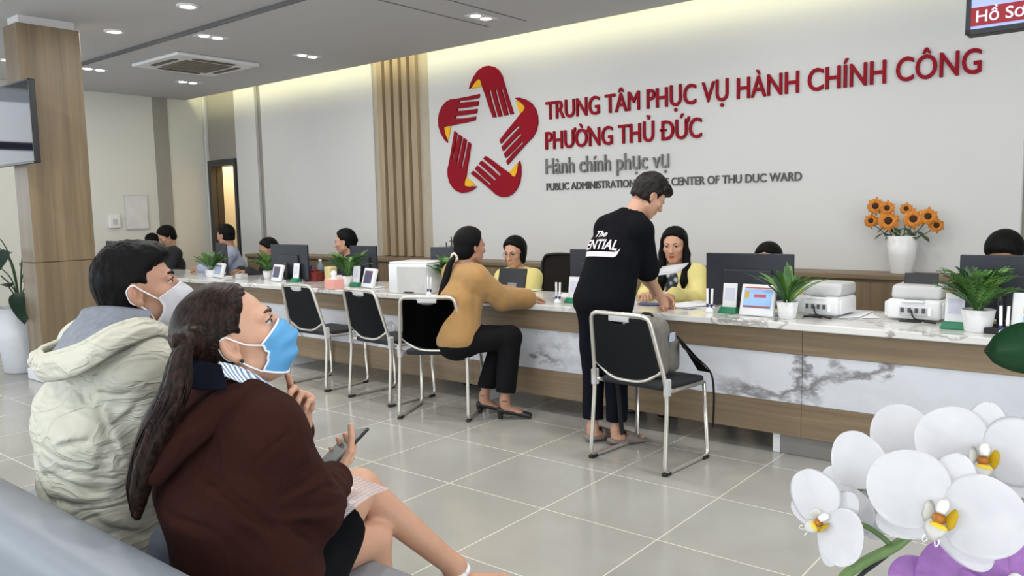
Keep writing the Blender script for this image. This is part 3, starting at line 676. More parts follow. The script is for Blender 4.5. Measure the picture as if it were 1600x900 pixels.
M_SKIN2 = mat('tan_skin', (172, 128, 104), 0.5, var=0.05, vscale=25, sss=0.12)
M_HAIRB = mat('black_hair', (13, 12, 13), 0.5, var=0.25, vscale=30, stretch=(6, 6, 1), bump=0.3, bscale=160, spec=0.1)
M_SHOE = mat('black_shoe_leather', (24, 22, 22), 0.4)
M_PANTS = mat('black_trouser_cloth', (14, 14, 17), 0.9, spec=0.2, var=0.1, vscale=40)
# ---- a whole figure from its joints
def figure(root, J, hd, skin, top=None, pants=None, hair=None, hands=(), hb=0.012, hh=0.0045, bulk=1.0, shoes=None, fs=1.0, skirt=False):
    """J: joints; returns nothing; builds body (one mesh) + clothing children"""
    g = lambda k: np.asarray(J[k], F)
    side = g('shR') - g('shL')
    def legs(P, e, lo_t=1.0):
        d = None
        for s in 'LR':
            hp, kn, an = g('hip' + s), g('kn' + s), g('an' + s)
            a = rc(P, hp, kn, (0.078 + e) * bulk, 0.054 * bulk + e); an2 = kn + (an - kn) * lo_t
            b = rc(P, kn, an2, 0.053 * bulk + e, (0.036 + (1 - lo_t) * 0.02) * bulk + e * 1.2)
            x = smin(a, b, 0.02); d = x if d is None else smin(d, x, 0.015)
        return d
    def torso(P, e):
        pv, ch, nk = g('pelvis'), g('chest'), g('neck')
        d = ec(P, pv, ch - (ch - pv) * 0.15, side, (0.150 * bulk + e, 0.108 * bulk + e), (0.148 * bulk + e, 0.105 * bulk + e))
        d = smin(d, ec(P, ch, nk - (nk - ch) * 0.42, side, (0.150 * bulk + e, 0.102 * bulk + e), (0.130 * bulk + e, 0.075 * bulk + e)), 0.05)
        d = smin(d, rc(P, g('shR') + (nk - g('shR')) * 0.08, nk + (g('shR') - nk) * 0.12, 0.058 * bulk + e, 0.050 + e * 0.6), 0.04)
        d = smin(d, rc(P, g('shL') + (nk - g('shL')) * 0.08, nk + (g('shL') - nk) * 0.12, 0.058 * bulk + e, 0.050 + e * 0.6), 0.04)
        return d
    def arms(P, e, frac=1.0, cuff=0.0):
        d = None
        for s in 'LR':
            sh, elb, wr = g('sh' + s), g('el' + s), g('wr' + s)
            a = rc(P, sh, elb, 0.052 * bulk + e, 0.042 * bulk + e * 1.1)
            if frac <= 1: w2 = sh + (elb - sh) * frac; x = rc(P, sh, w2, 0.052 * bulk + e, 0.045 * bulk + e * 1.25)
            else: w2 = elb + (wr - elb) * (frac - 1); x = smin(a, rc(P, elb, w2, 0.042 * bulk + e * 1.1, 0.031 * bulk + e + cuff), 0.015)
            d = x if d is None else np.minimum(d, x)
        return d
    hp = Head(*hd) if not isinstance(hd, Head) else hd
    neck_top = hp.w(0, -0.028, -0.055)
    pts = np.stack([g(k) for k in J]); lo, hi = pts.min(0) - 0.2, pts.max(0) + 0.2
    def body(P):
        d = torso(P, -0.004); d = smin(d, arms(P, -0.004, 2.0), 0.02); d = smin(d, legs(P, -0.004), 0.03)
        d = smin(d, rc(P, g('neck') - (g('neck') - g('chest')) * 0.1, neck_top, 0.054, 0.050), 0.03)
        for s in 'LR':
            an, to = g('an' + s), g('toe' + s); u = to - an
            d = smin(d, smin(rc(P, an, an + V3(0, 0, -0.03), 0.034, 0.03), ec(P, an + u * 0.0 + V3(0, 0, -0.045), to + V3(0, 0, -0.004), np.cross(u, (0, 0, 1)), (0.032, 0.028), (0.040, 0.014)), 0.03), 0.02)
        return d
    parts = [surf(body, lo, hi, hb)]
    hs = lambda P: smin(head_sdf(hp.loc(P), chin=hp.chin) * hp.s, rc(P, g('neck') - (g('neck') - g('chest')) * 0.1, neck_top, 0.0565, 0.052), 0.022)
    c = hp.c; parts.append(surf(hs, np.minimum(c - 0.16, g('neck') - 0.07), c + 0.16, hh))
    for hnd in hands: parts.append(hnd.mesh())
    sobj('body', parts, skin, root)
    eyes(hp, root)
    if top:
        e = top.get('e', 0.018); frac = top.get('frac', 2.0); hem = top['hem']; fo = top.get('folds'); kk = top.get('smooth', 0.03)
        def tf(P):
            d = torso(P, e); n_ = np.asarray(top.get('hemn', (0, 0, 1)), F)
            if top.get('skirtout'): d = d - np.clip((g('chest')[2] - P[:, 2]) * top['skirtout'], 0, 0.05)
            ex = top.get('extra')
            if ex: d = ex(P, d)
            d = smax(d, -((P - np.asarray(hem, F)) @ n_), 0.012)
            d = smin(d, arms(P, e, frac, top.get('cuff', 0.004)), kk)
            if fo: d = d + fo(P)
            nk = g('neck'); d = smax(d, -rc(P, nk + (g('neck') - g('chest')) * 0.02, hp.w(0, -0.028, -0.02), top.get('nr', 0.066), 0.09), 0.01)
            ex2 = top.get('after')
            if ex2: d = ex2(P, d)
            return d
        lo2, hi2 = lo.copy(), hi.copy(); lo2[2] = max(lo2[2], hem[2] - 0.35)
        sobj(top['name'], surf(tf, lo2, hi2, top.get('h', hb)), top['mat'], root)
    if pants:
        e = pants.get('e', 0.014); lt = pants.get('len', 0.92)
        def pf(P):
            d = legs(P, e, lt); pv = g('pelvis'); ch = g('chest')
            d = smin(d, ec(P, pv - (ch - pv) * 0.1, pv + (ch - pv) * 0.3, side, (0.155 * bulk + e, 0.112 * bulk + e), (0.146 * bulk + e, 0.105 * bulk + e)), 0.04)
            if pants.get('folds'): d = d + pants['folds'](P)
            for s in 'LR':
                kn, an = g('kn' + s), g('an' + s); u = (an - kn) / np.linalg.norm(an - kn)
                near = np.sqrt(((P - an) ** 2).sum(1)) < 0.22
                cut = (P - (kn + (an - kn) * lt)) @ u; d = np.where(near, np.maximum(d, cut), d)
            return d
        sobj(pants['name'], surf(pf, lo, hi, pants.get('h', hb)), pants['mat'], root)
    if hair: sobj('hair', surf(lambda P: hair['f'](hp.loc(P), P) * hp.s, np.minimum(c - hair.get('lo', 0.17), c - 0.17), c + 0.18, hair.get('h', hh)), hair['mat'], root)
    if shoes:
        for s in 'LR':
            an, to = g('an' + s), g('toe' + s); u = to - an; u2 = u / np.linalg.norm(u)
            base = min(an[2] - 0.075, to[2] - 0.02)
            def sf(P):
                d = ec(P, an - u2 * 0.02 + V3(0, 0, -0.045), to + u2 * 0.01 + V3(0, 0, -0.002), np.cross(u, (0, 0, 1)), (0.038, 0.034), (0.047, 0.022))
                if shoes.get('h', 1): d = smin(d, rc(P, an + V3(0, 0, -0.01), an + V3(0, 0, -0.05), 0.042, 0.036), 0.02)
                return d
            c2 = (an + to) / 2; sobj(shoes.get('name', 'shoe'), surf(sf, c2 - 0.2, c2 + 0.2, 0.008), shoes['mat'], root)
    return hp, torso, arms, legs
def hair_cap(L, front=0.06, slope=0.55, y0=0.012, t=0.014, bottom=-0.075, top=0.016, earr=0.034):
    d = el(L, (0, -0.016, 0.036), (0.078 + t, 0.096 + t, 0.086 + top)); d = smin(d, el(L, (0, -0.045, -0.03), (0.064 + t * 0.7, 0.058 + t * 0.6, 0.065)), 0.02)
    cut = (L[:, 1] - y0 - slope * L[:, 2]) / math.sqrt(1 + slope * slope); d = smax(d, cut + 0.004 * vnoise(L * 55, 12), 0.024); d = smax(d, bottom - L[:, 2], 0.01)
    A = np.abs(L[:, :1]); q = np.concatenate([A, L[:, 1:]], 1)
    if earr: d = smax(d, -el(q, (0.088, 0.004, -0.012), (0.03, earr * 0.8, earr)), 0.008)
    return d
# ------------------------------------------------------------------ padded bench in the foreground
t = thing('padded_bench', 'grey vinyl padded bench with a backrest in the foreground', 'bench', (-2.0, 1.0, 0))
X0, X1 = -3.05, -0.62
def bp(name, bm, m, smooth=True): return fin(bm, name, m, t, smooth, True)
for a, b in ((X0, -1.835), (-1.83, X1)):
    bm = rbox(a, b, 0.70, 1.40, 0.33, 0.462, 0.05, 5); bp('seat_cushion', bm, M_VINYL)
bp('backrest_cushion', rbox(X0, X1, 0.54, 0.70, 0.40, 0.784, 0.055, 6), M_VINYL)
bp('base_frame', rbox(X0 + 0.03, X1 - 0.03, 0.66, 1.34, 0.27, 0.335, 0.01, 2), M_DARKPL, False)
for x in (X0 + 0.12, -1.83, X1 - 0.12):
    for y in (0.72, 1.28):
        bm = bmesh.new(); tube(bm, [(x, y, 0), (x, y, 0.28)], 0.022, 12); bp('leg', bm, M_CHROME)
# ------------------------------------------------------------------ sled-base visitor chairs
def visitor_chair(label, loc, rotz):
    t = thing('visitor_chair', label, 'chair', loc, rotz, 'chrome sled chairs at the counter')
    bm = bmesh.new(); r = 0.0115
    def side(s): return [Vector((s * 0.205, 0.215, 0.44)), Vector((s * 0.222, 0.215, 0.43)), Vector((s * 0.236, 0.235, 0.0125)), Vector((s * 0.243, -0.205, 0.0125)), Vector((s * 0.236, -0.165, 0.45)), Vector((s * 0.185, -0.262, 0.838))]
    L_, R_ = side(-1), side(1)
    path = fillet(L_[1:] + R_[1:][::-1], [0, .045, .045, .12, .05, .05, .12, .045, .045, 0], 5)
    tube(bm, path, r, 10); fin(bm, 'tube_frame', M_CHROME, t, True)
    for s in (-1, 1):
        bm = bmesh.new(); tube(bm, [(s * 0.222, 0.215, 0.425), (s * 0.226, -0.10, 0.43), (s * 0.232, -0.165, 0.452)], r, 8); fin(bm, 'seat_rail', M_CHROME, t, True)
        bm = rbox(s * 0.236 - 0.014, s * 0.236 + 0.014, -0.187, -0.147, 0.415, 0.505, 0.006, 2); fin(bm, 'joint_clamp', M_GREYPL, t)
        for y in (-0.185, 0.195):
            bm = rbox(s * 0.241 - 0.014, s * 0.241 + 0.014, y - 0.028, y + 0.028, 0.0, 0.018, 0.004, 2); fin(bm, 'rubber_foot', M_BLACK, t)
    bm = bmesh.new(); tube(bm, fillet([(-0.222, 0.20, 0.425), (0.222, 0.20, 0.425)], 0), r * 0.9, 8); fin(bm, 'front_bar', M_CHROME, t, True)
    bm = rbox(-0.215, 0.215, -0.155, 0.235, 0.432, 0.468, 0.014, 4)
    for v in bm.verts: v.co.z += 0.006 * math.cos(v.co.x / 0.215 * PI / 2) - (0.012 * max(0, (v.co.y - 0.12) / 0.115) ** 2); v.co.x *= 1 - 0.07 * (0.235 - v.co.y) / 0.39
    fin(bm, 'seat', M_CHAIR, t, True)
    # backrest panel: curved lower edge, handle notch in the top edge
    n, k = 29, 17; bm = bmesh.new(); g = []
    for i in range(k):
        v = i / (k - 1); row = []
        for j in range(n):
            u = -1 + 2 * j / (n - 1); hw = 0.176 + (0.213 - 0.176) * (1 - v)
            zl = 0.475 + 0.075 * abs(u) ** 2.6; zt = 0.822 - 0.010 * abs(u) ** 8
            nt_ = max(0.0, 1 - (abs(u) / 0.40) ** 4) if abs(u) < 0.40 else 0; zt -= 0.036 * nt_
            z = zl + (zt - zl) * v; yb = -0.165 - 0.097 * (z - 0.45) / 0.388; hw = 0.222 - 0.050 * (z - 0.45) / 0.388
            row.append(bm.verts.new((u * hw * 0.985, yb - 0.012 * (1 - u * u), z)))
        g.append(row)
    for i in range(k - 1):
        for j in range(n - 1): bm.faces.new((g[i][j], g[i][j + 1], g[i + 1][j + 1], g[i + 1][j]))
    bmesh.ops.solidify(bm, geom=bm.faces[:], thickness=0.012); fin(bm, 'backrest', M_CHAIR, t, True)
    bm = bmesh.new(); tube(bm, fillet([(-0.215, -0.176, 0.545), (-0.10, -0.186, 0.472), (0.10, -0.186, 0.472), (0.215, -0.176, 0.545)], 0.1, 8), 0.009, 8); fin(bm, 'lower_rail', M_CHROME, t, True)
    bm = rbox(-0.066, 0.066, -0.268, -0.252, 0.797, 0.832, 0.006, 2); fin(bm, 'handle_insert', M_GREYPL, t, True)
    return t
ch0 = visitor_chair('chrome sled chair holding the grey backpack, nearest the camera', (-2.17, 3.83, 0), R(-5))
dup(ch0, (-3.82, 3.90, 0), R(26), 'black sled chair turned half left under the woman in mustard')
dup(ch0, (-4.48, 4.02, 0), R(-4), 'middle black sled chair of the row, between two black sled chairs')
dup(ch0, (-5.28, 4.05, 0), R(0), 'empty black sled chair seen just right of the blue mask')
dup(ch0, (-7.18, 3.90, 0), R(2), 'black sled chair mostly hidden behind the white masked man')
# ------------------------------------------------------------------ staff chairs
def office_chair(label, loc, rotz):
    t = thing('office_chair', label, 'chair', loc, rotz, 'staff swivel chairs')
    bm = rbox(-0.24, 0.24, -0.22, 0.25, 0.42, 0.49, 0.03, 4); fin(bm, 'seat', M_CHAIR, t, True)
    n, k = 15, 13; bm = bmesh.new(); g = []
    for i in range(k):
        v = i / (k - 1); g.append([])
        for j in range(n):
            u = -1 + 2 * j / (n - 1); hw = (0.20 + 0.035 * math.sin(v * PI * 0.75)) * (1 - 0.12 * max(0, (v - 0.8) / 0.2) ** 2)
            g[-1].append(bm.verts.new((u * hw, -0.24 - 0.05 * v + 0.05 * u * u, 0.56 + 0.42 * v - 0.015 * abs(u) ** 5 * (1 if v > .5 else -1))))
    for i in range(k - 1):
        for j in range(n - 1): bm.faces.new((g[i][j], g[i][j + 1], g[i + 1][j + 1], g[i + 1][j]))
    bd = [v.co.copy() for v in g[0]] + [r_[-1].co.copy() for r_ in g[1:-1]] + [v.co.copy() for v in g[-1][::-1]] + [r_[0].co.copy() for r_ in g[1:-1][::-1]] + [g[0][0].co.copy()]
    bmesh.ops.solidify(bm, geom=bm.faces[:], thickness=0.006)
    fin(bm, 'mesh_back', mat('brown_black_chair_mesh', (48, 42, 38), 0.85, var=0.15, vscale=200), t, True)
    bm = bmesh.new(); tube(bm, bd, 0.013, 8); fin(bm, 'back_frame', M_BLACK, t, True)
    bm = bmesh.new(); tube(bm, fillet([(0, -0.1, 0.42), (0, -0.31, 0.43), (0, -0.30, 0.62)], 0.06), 0.02, 8); fin(bm, 'back_bracket', M_BLACK, t, True)
    bm = bmesh.new(); tube(bm, [(0, 0, 0.08), (0, 0, 0.43)], 0.028, 12); fin(bm, 'column', M_BLACK, t, True)
    for i in range(5):
        a = 2 * PI * i / 5; bm = bmesh.new(); tube(bm, [(0, 0, 0.10), (0.26 * math.cos(a), 0.26 * math.sin(a), 0.06)], [0.025, 0.015], 8); lg = fin(bm, 'leg', M_BLACK, t, True)
        bm = bmesh.new(); M_ = Matrix.Translation((0.26 * math.cos(a), 0.26 * math.sin(a), 0.03)) @ Matrix.Rotation(a, 4, 'Z') @ Matrix.Rotation(PI / 2, 4, 'X'); lathe(bm, [(0, -0.018), (0.028, -0.018), (0.03, 0), (0.028, 0.018), (0, 0.018)], 14); bm.transform(M_); fin(bm, 'caster', M_BLACK, lg, True)
    return t
oc = office_chair('empty dark mesh office chair beside the short-haired clerk', (-4.20, 5.62, 0), R(176))
# ------------------------------------------------------------------ woman in the brown hoodie (on the bench, front)
HB = V3(0, 0, 0)
M_BROWN = mat('dark_brown_fleece', (48, 23, 18), 0.95, var=0.10, vscale=9, bump=0.12, bscale=900, spec=0.15, fold=0.4, fscale=5.0)
M_HAIRBR = None
def strandmat(name, dark, light, rough=0.36):
    m, nt, b = newmat(name); tc = N(nt, 'ShaderNodeTexCoord'); mp = N(nt, 'ShaderNodeMapping'); mp.inputs['Scale'].default_value = (60, 60, 4)
    nt.links.new(tc.outputs['Object'], mp.inputs[0]); nz = N(nt, 'ShaderNodeTexNoise'); nz.inputs['Scale'].default_value = 2.2; nz.inputs['Detail'].default_value = 5
    nt.links.new(mp.outputs[0], nz.inputs['Vector']); r = ramp(nt, [(0.35, srgb(*dark)), (0.68, srgb(*light))]); nt.links.new(nz.outputs['Fac'], r.inputs[0])
    nt.links.new(r.outputs[0], b.inputs['Base Color']); b.inputs['Roughness'].default_value = rough; b.inputs['Specular IOR Level'].default_value = 0.13; return m
M_HAIRBR = strandmat('dark_brown_long_hair', (15, 10, 8), (47, 32, 26), 0.45)
def person(label, loc, group=None):
    return thing('person', label, 'person', loc)
A = person('woman in dark brown hoodie and blue surgical mask seated on the grey bench', (-1.55, 0.95, 0))
_m = headM(33, 22, 0); _e = np.array(atY(361, 546, 0.905)[:]); hA = Head(_e - _m @ (V3(.082, -.010, -.006) * 1.01), _m, 1.01, .016)
JA = dict(pelvis=(-1.53, .95, .575), chest=(-1.555, .91, .84), neck=(-1.575, .915, 1.015), shR=(-1.42, .925, .945), elR=(-1.44, 1.045, .745), wrR=(-1.556, 1.20, .755),
          shL=(-1.735, .96, .965), elL=(-1.74, 1.13, .745), wrL=(-1.555, 1.11, .908), hipR=(-1.445, .97, .565), knR=(-1.705, 1.40, .635), anR=(-1.60, 1.665, .335), toeR=(-1.545, 1.84, .25),
          hipL=(-1.615, .97, .555), knL=(-1.665, 1.405, .495), anL=(-1.68, 1.455, .10), toeL=(-1.66, 1.62, .03))
def foldA(P):
    d = 0.003 * vnoise(P * V3(9, 9, 7), 3) + 0.0022 * vnoise(P * V3(24, 24, 18), 5)
    d = d + fold_line(P, [(-1.486, .801, .906), (-1.416, .818, .872), (-1.375, .852, .815), (-1.364, .892, .766)], .018, .009, (-.004, -.004, -.022)) + pcrease(P, [(-1.369, .859, .908), (-1.339, .886, .945), (-1.335, .931, .968)], .007, .0055)
    d = d + fold_line(P, [(-1.364, 1.016, .856), (-1.350, .98, .845), (-1.356, .93, .835)], .009, .008, (.002, 0, -.016)) + fold_line(P, [(-1.391, 1.086, .789), (-1.361, 1.021, .821)], .009, .007, (.002, .006, -.014)) + fold_line(P, [(-1.367, 1.056, .766), (-1.358, .99, .782), (-1.362, .916, .798)], .009, .008, (0, 0, -.016)) + fold_line(P, [(-1.541, .768, .804), (-1.433, .801, .779)], .008, .012, (0, 0, -.02))
    for a, b, am, w in (((-1.36, .99, .93), (-1.40, .93, .80), .010, .016), ((-1.38, .88, .96), (-1.36, .96, .86), .008, .012), ((-1.41, .86, .82), (-1.36, 1.04, .70), .012, .02), ((-1.46, .83, .74), (-1.37, 1.00, .66), .010, .02),
                        ((-1.48, 1.10, .80), (-1.44, 1.16, .70), .010, .012), ((-1.50, 1.13, .80), (-1.47, 1.18, .69), .009, .010), ((-1.44, 1.05, .80), (-1.39, 1.12, .70), .008, .012), ((-1.53, 1.17, .79), (-1.51, 1.21, .70), .008, .009),
                        ((-1.62, .79, .70), (-1.45, .82, .62), .010, .022), ((-1.66, .80, .80), (-1.50, .80, .72), .007, .02), ((-1.37, .93, .93), (-1.34, 1.0, .84), .007, .01), ((-1.40, 1.02, .62), (-1.42, .88, .55), .010, .018)):
        d = d + crease(P, a, b, am, w) - crease(P, V3(*a) + V3(0.012, 0.012, 0.02), V3(*b) + V3(0.012, 0.012, 0.02), am * 0.6, w)
    return d
HRA = Hand(JA['wrR'], (-0.50, 0.80, 0.26), (0.35, 0.10, -0.92), -1, 0.90, curl=(16, 34, 26), thumb=(0.35, 0.9))
figure(A, JA, hA, M_SKIN, hb=0.010, hh=0.0026, hands=(
        HRA,
        Hand(JA['wrL'], (0.22, -0.05, 0.97), (-0.45, 0.85, 0.1), 1, 0.90, curls=((8, 12, 10), (45, 55, 35), (62, 66, 40), (66, 66, 40)), thumb=(0.5, 0.6))),
       top=dict(name='hoodie', mat=M_BROWN, e=0.026, frac=1.84, hem=(-1.53, .95, .47), folds=foldA, h=0.0055, cuff=-0.010, nr=0.064, skirtout=0.06, smooth=0.04), bulk=1.04)
M_SKIRT = mat('black_skirt_cloth', (8, 9, 14), 0.95, var=0.1, vscale=30, bump=0.1, bscale=700, spec=0.1)
def skirtA(P):
    d = None
    for hp_, kn in ((JA['hipR'], JA['knR']), (JA['hipL'], JA['knL'])):
        hp_, kn = V3(*hp_), V3(*kn); q = hp_ + (kn - hp_) * 0.60; e = rc(P, hp_, q, 0.112, 0.082); e = np.maximum(e, (P - q) @ ((kn - hp_) / np.linalg.norm(kn - hp_))); d = e if d is None else smin(d, e, 0.045)
    d = smin(d, el(P, (-1.53, .95, .555), (.185, .15, .10)), 0.03); d = np.maximum(d, 0.462 - P[:, 2])
    return d + 0.004 * vnoise(P * V3(14, 8, 14), 2)
sobj('skirt', surf(skirtA, (-1.85, .75, .40), (-1.25, 1.45, .78), 0.008), M_SKIRT, A)
def hood_patch(name, parent, m, rim, seam, centre, bulge, thick=0.008, n=40, k=16, up=0.25, wr=0.004, seed=0, roll=0.012):
    ra, sa = catmull(rim, 10), catmull(seam, 10); rs = lambda c, t: np.array([np.interp(t * (len(c) - 1), range(len(c)), [p[a] for p in c]) for a in range(3)])
    bm = bmesh.new(); g = []
    for i in range(n + 1):
        u = i / n; a, b = rs(ra, u), rs(sa, u); g.append([])
        for j in range(k + 1):
            v = j / k; p = a * (1 - v) + b * v; o = p - np.asarray(centre); o = o / np.linalg.norm(o); o[2] += up; e = math.sin(v * PI) ** .7 * math.sin(min(1, u * 1.25 + .12) * PI * .5 + .25) * bulge
            e += wr * noise.noise(Vector((u * 9 + seed, v * 5, seed))) * math.sin(v * PI); g[-1].append(bm.verts.new((p + o * e).tolist()))
    for i in range(n):
        for j in range(k): bm.faces.new((g[i][j], g[i + 1][j], g[i + 1][j + 1], g[i][j + 1]))
    bmesh.ops.recalc_face_normals(bm, faces=bm.faces[:])
    bmesh.ops.solidify(bm, geom=bm.faces[:], thickness=thick)
    if roll: tube(bm, [Vector(rs(ra, q / 40).tolist()) for q in range(41)], [roll * (.55 + .45 * math.sin(q / 40 * PI)) for q in range(41)], 8)
    return fin(bm, name, m, parent, True, True)
hood_patch('hood', A, M_BROWN, [(-1.455, 1.01, .985), (-1.50, .97, 1.030), (-1.485, .89, 1.045), (-1.505, .80, .995), (-1.565, .755, .945), (-1.61, .80, .965)], [(-1.43, 1.0, .955), (-1.425, .93, .985), (-1.445, .85, .970), (-1.475, .785, .925), (-1.54, .752, .860), (-1.60, .78, .90)], (-1.57, .91, .93), .040, .010, up=.3, wr=.008, seed=2, roll=.016)
# striped collar standing inside the hoodie
M_STRIPE, _nt, _b = newmat('blue_white_striped_cotton'); _tc = N(_nt, 'ShaderNodeTexCoord'); _w = N(_nt, 'ShaderNodeTexWave'); _w.inputs['Scale'].default_value = 95; _w.bands_direction = 'DIAGONAL'
_nt.links.new(_tc.outputs['Object'], _w.inputs['Vector']); _r = ramp(_nt, [(0.45, srgb(232, 238, 244)), (0.6, srgb(112, 140, 172))]); _nt.links.new(_w.outputs['Fac'], _r.inputs[0]); _nt.links.new(_r.outputs[0], _b.inputs['Base Color'])
hood_patch('shirt_collar', A, M_STRIPE, [tuple(atY(*q)[:]) for q in ((342, 566, .868), (380, 577, .925), (420, 600, .985), (452, 630, 1.03))], [tuple(atY(*q)[:]) for q in ((345, 586, .862), (385, 602, .912), (420, 626, .97), (448, 650, 1.015))], (-1.58, .93, 1.0), .004, .004, wr=.0, roll=.003)
hood_patch('inner_collar', A, mat('navy_lining_cloth', (20, 22, 34), 0.95, spec=0.1), [tuple(atY(*q)[:]) for q in ((284, 560, .828), (312, 566, .848), (346, 572, .866))], [tuple(atY(*q)[:]) for q in ((282, 600, .812), (314, 610, .826), (356, 608, .858))], (-1.58, .93, 1.0), .004, .004, wr=.0, roll=.004)
# swept-back hair with a long low ponytail
tieA = V3(*atY(284, 533, .80)[:])
def hairA(L, P):
    d = hair_cap(L, slope=0.62, y0=0.010, t=0.009, bottom=-0.085, top=0.010, earr=0.038) 
    d = smin(d, el(L, (0, -0.060, 0.0), (0.054, 0.048, 0.058)), 0.03)
    T = hA.loc(tieA[None])[0]; d = smin(d, rc(L, (0, -0.06, 0.02), T, 0.05, 0.020), 0.03)
    w = L - T; ax = np.array([0, 0.86, 0.5], F); ang = np.arctan2(w[:, 0], w @ np.array([0, -0.5, 0.86], F))
    r_ = np.stack([ang * 26, np.zeros(len(L), F), np.full(len(L), 3.3, F)], 1); r2 = np.stack([ang * 58, (w @ ax) * 6, np.zeros(len(L), F)], 1)
    return d + 0.0014 * vnoise(r_, 4) + 0.0012 * vnoise(r2, 8)
sobj('hair', surf(lambda P: hairA(hA.loc(P), P) * hA.s, hA.c - 0.20, hA.c + 0.19, 0.003), M_HAIRBR, A)
tailp = [tieA + V3(.004, .012, .006)] + [V3(*atY(*q)[:]) for q in ((281, 566, .785), (273, 612, .765), (250, 662, .75), (231, 708, .742), (218, 758, .74), (214, 806, .742))]
tailr = [.020, .034, .044, .049, .046, .038, .014]
def ponytail(name, tp, tr, m, parent, side, flat=0.6, strands=150, sr=0.0016, seed=1, spread=1.0, h=0.005, grooves=True):
    def f(P):
        d = None
        T_ = catmull(tp, 5); R_ = [r_ for i in range(len(tp) - 1) for r_ in [tr[i] + (tr[i + 1] - tr[i]) * q / 5 for q in range(5)]] + [tr[-1]]
        for i in range(len(T_) - 1):
            e = ec(P, T_[i], T_[i + 1], side, (R_[i], R_[i] * flat), (R_[i + 1], R_[i + 1] * flat)); d = e if d is None else np.minimum(d, e)
        if grooves:
            u = np.asarray(side, F) / np.linalg.norm(side); c = np.interp(P[:, 2], [q[2] for q in tp[::-1]], [float(np.dot(q, u)) for q in tp[::-1]]); rr = np.interp(P[:, 2], [q[2] for q in tp[::-1]], tr[::-1])
            s_ = ((P @ u) - c) / rr; d = d + 0.0030 * vnoise(np.stack([s_ * 6, P[:, 2] * 2, np.zeros(len(P), F)], 1), seed) + 0.0016 * vnoise(np.stack([s_ * 19, P[:, 2] * 3, np.ones(len(P), F)], 1), seed + 1)
        return d
    a = np.stack(tp); lo, hi = a.min(0) - 0.08, a.max(0) + 0.08
    o = sobj(name, surf(f, lo, hi, h), m, parent)
    rng = random.Random(seed); paths = []; u, _, _ = frame((0, 0, 1), side); v = np.cross((0, 0, 1), u)
    for k in range(strands):
        an = rng.uniform(0, 2 * PI); rad = rng.uniform(0.8, 1.03) * spread; ph = rng.uniform(0, 6); end = rng.randint(len(tp) - 2, len(tp))
        q = [tp[i] + u * math.cos(an + 0.25 * math.sin(ph + i)) * tr[i] * rad + v * math.sin(an + 0.25 * math.sin(ph + i)) * tr[i] * flat * rad for i in range(end)]
        if len(q) > 2: paths.append(catmull(q, 4))
    if paths: ltube('loose_strands', paths, m, parent, sr, 4)
    return o
ponytail('ponytail', tailp, tailr, M_HAIRBR, A, (0.84, -0.3, 0.0), 0.62, 170, 0.0017, 3)
ltube('hair_tie', [[tieA + V3(0.020 * math.cos(a), 0.004, 0.020 * math.sin(a)) * V3(1, 1, 1) for a in np.linspace(0, 2 * PI, 17)]], M_BLACK, A, 0.005, 6)
brows(hA, A, mat('dark_brown_brow', (52, 36, 32), 0.7), 0.0028)
ltube('ear_stud', [[hA.w(0.088, 0.0, -0.036), hA.w(0.094, 0.0, -0.037)]], M_BLACK, A, 0.004, 8)
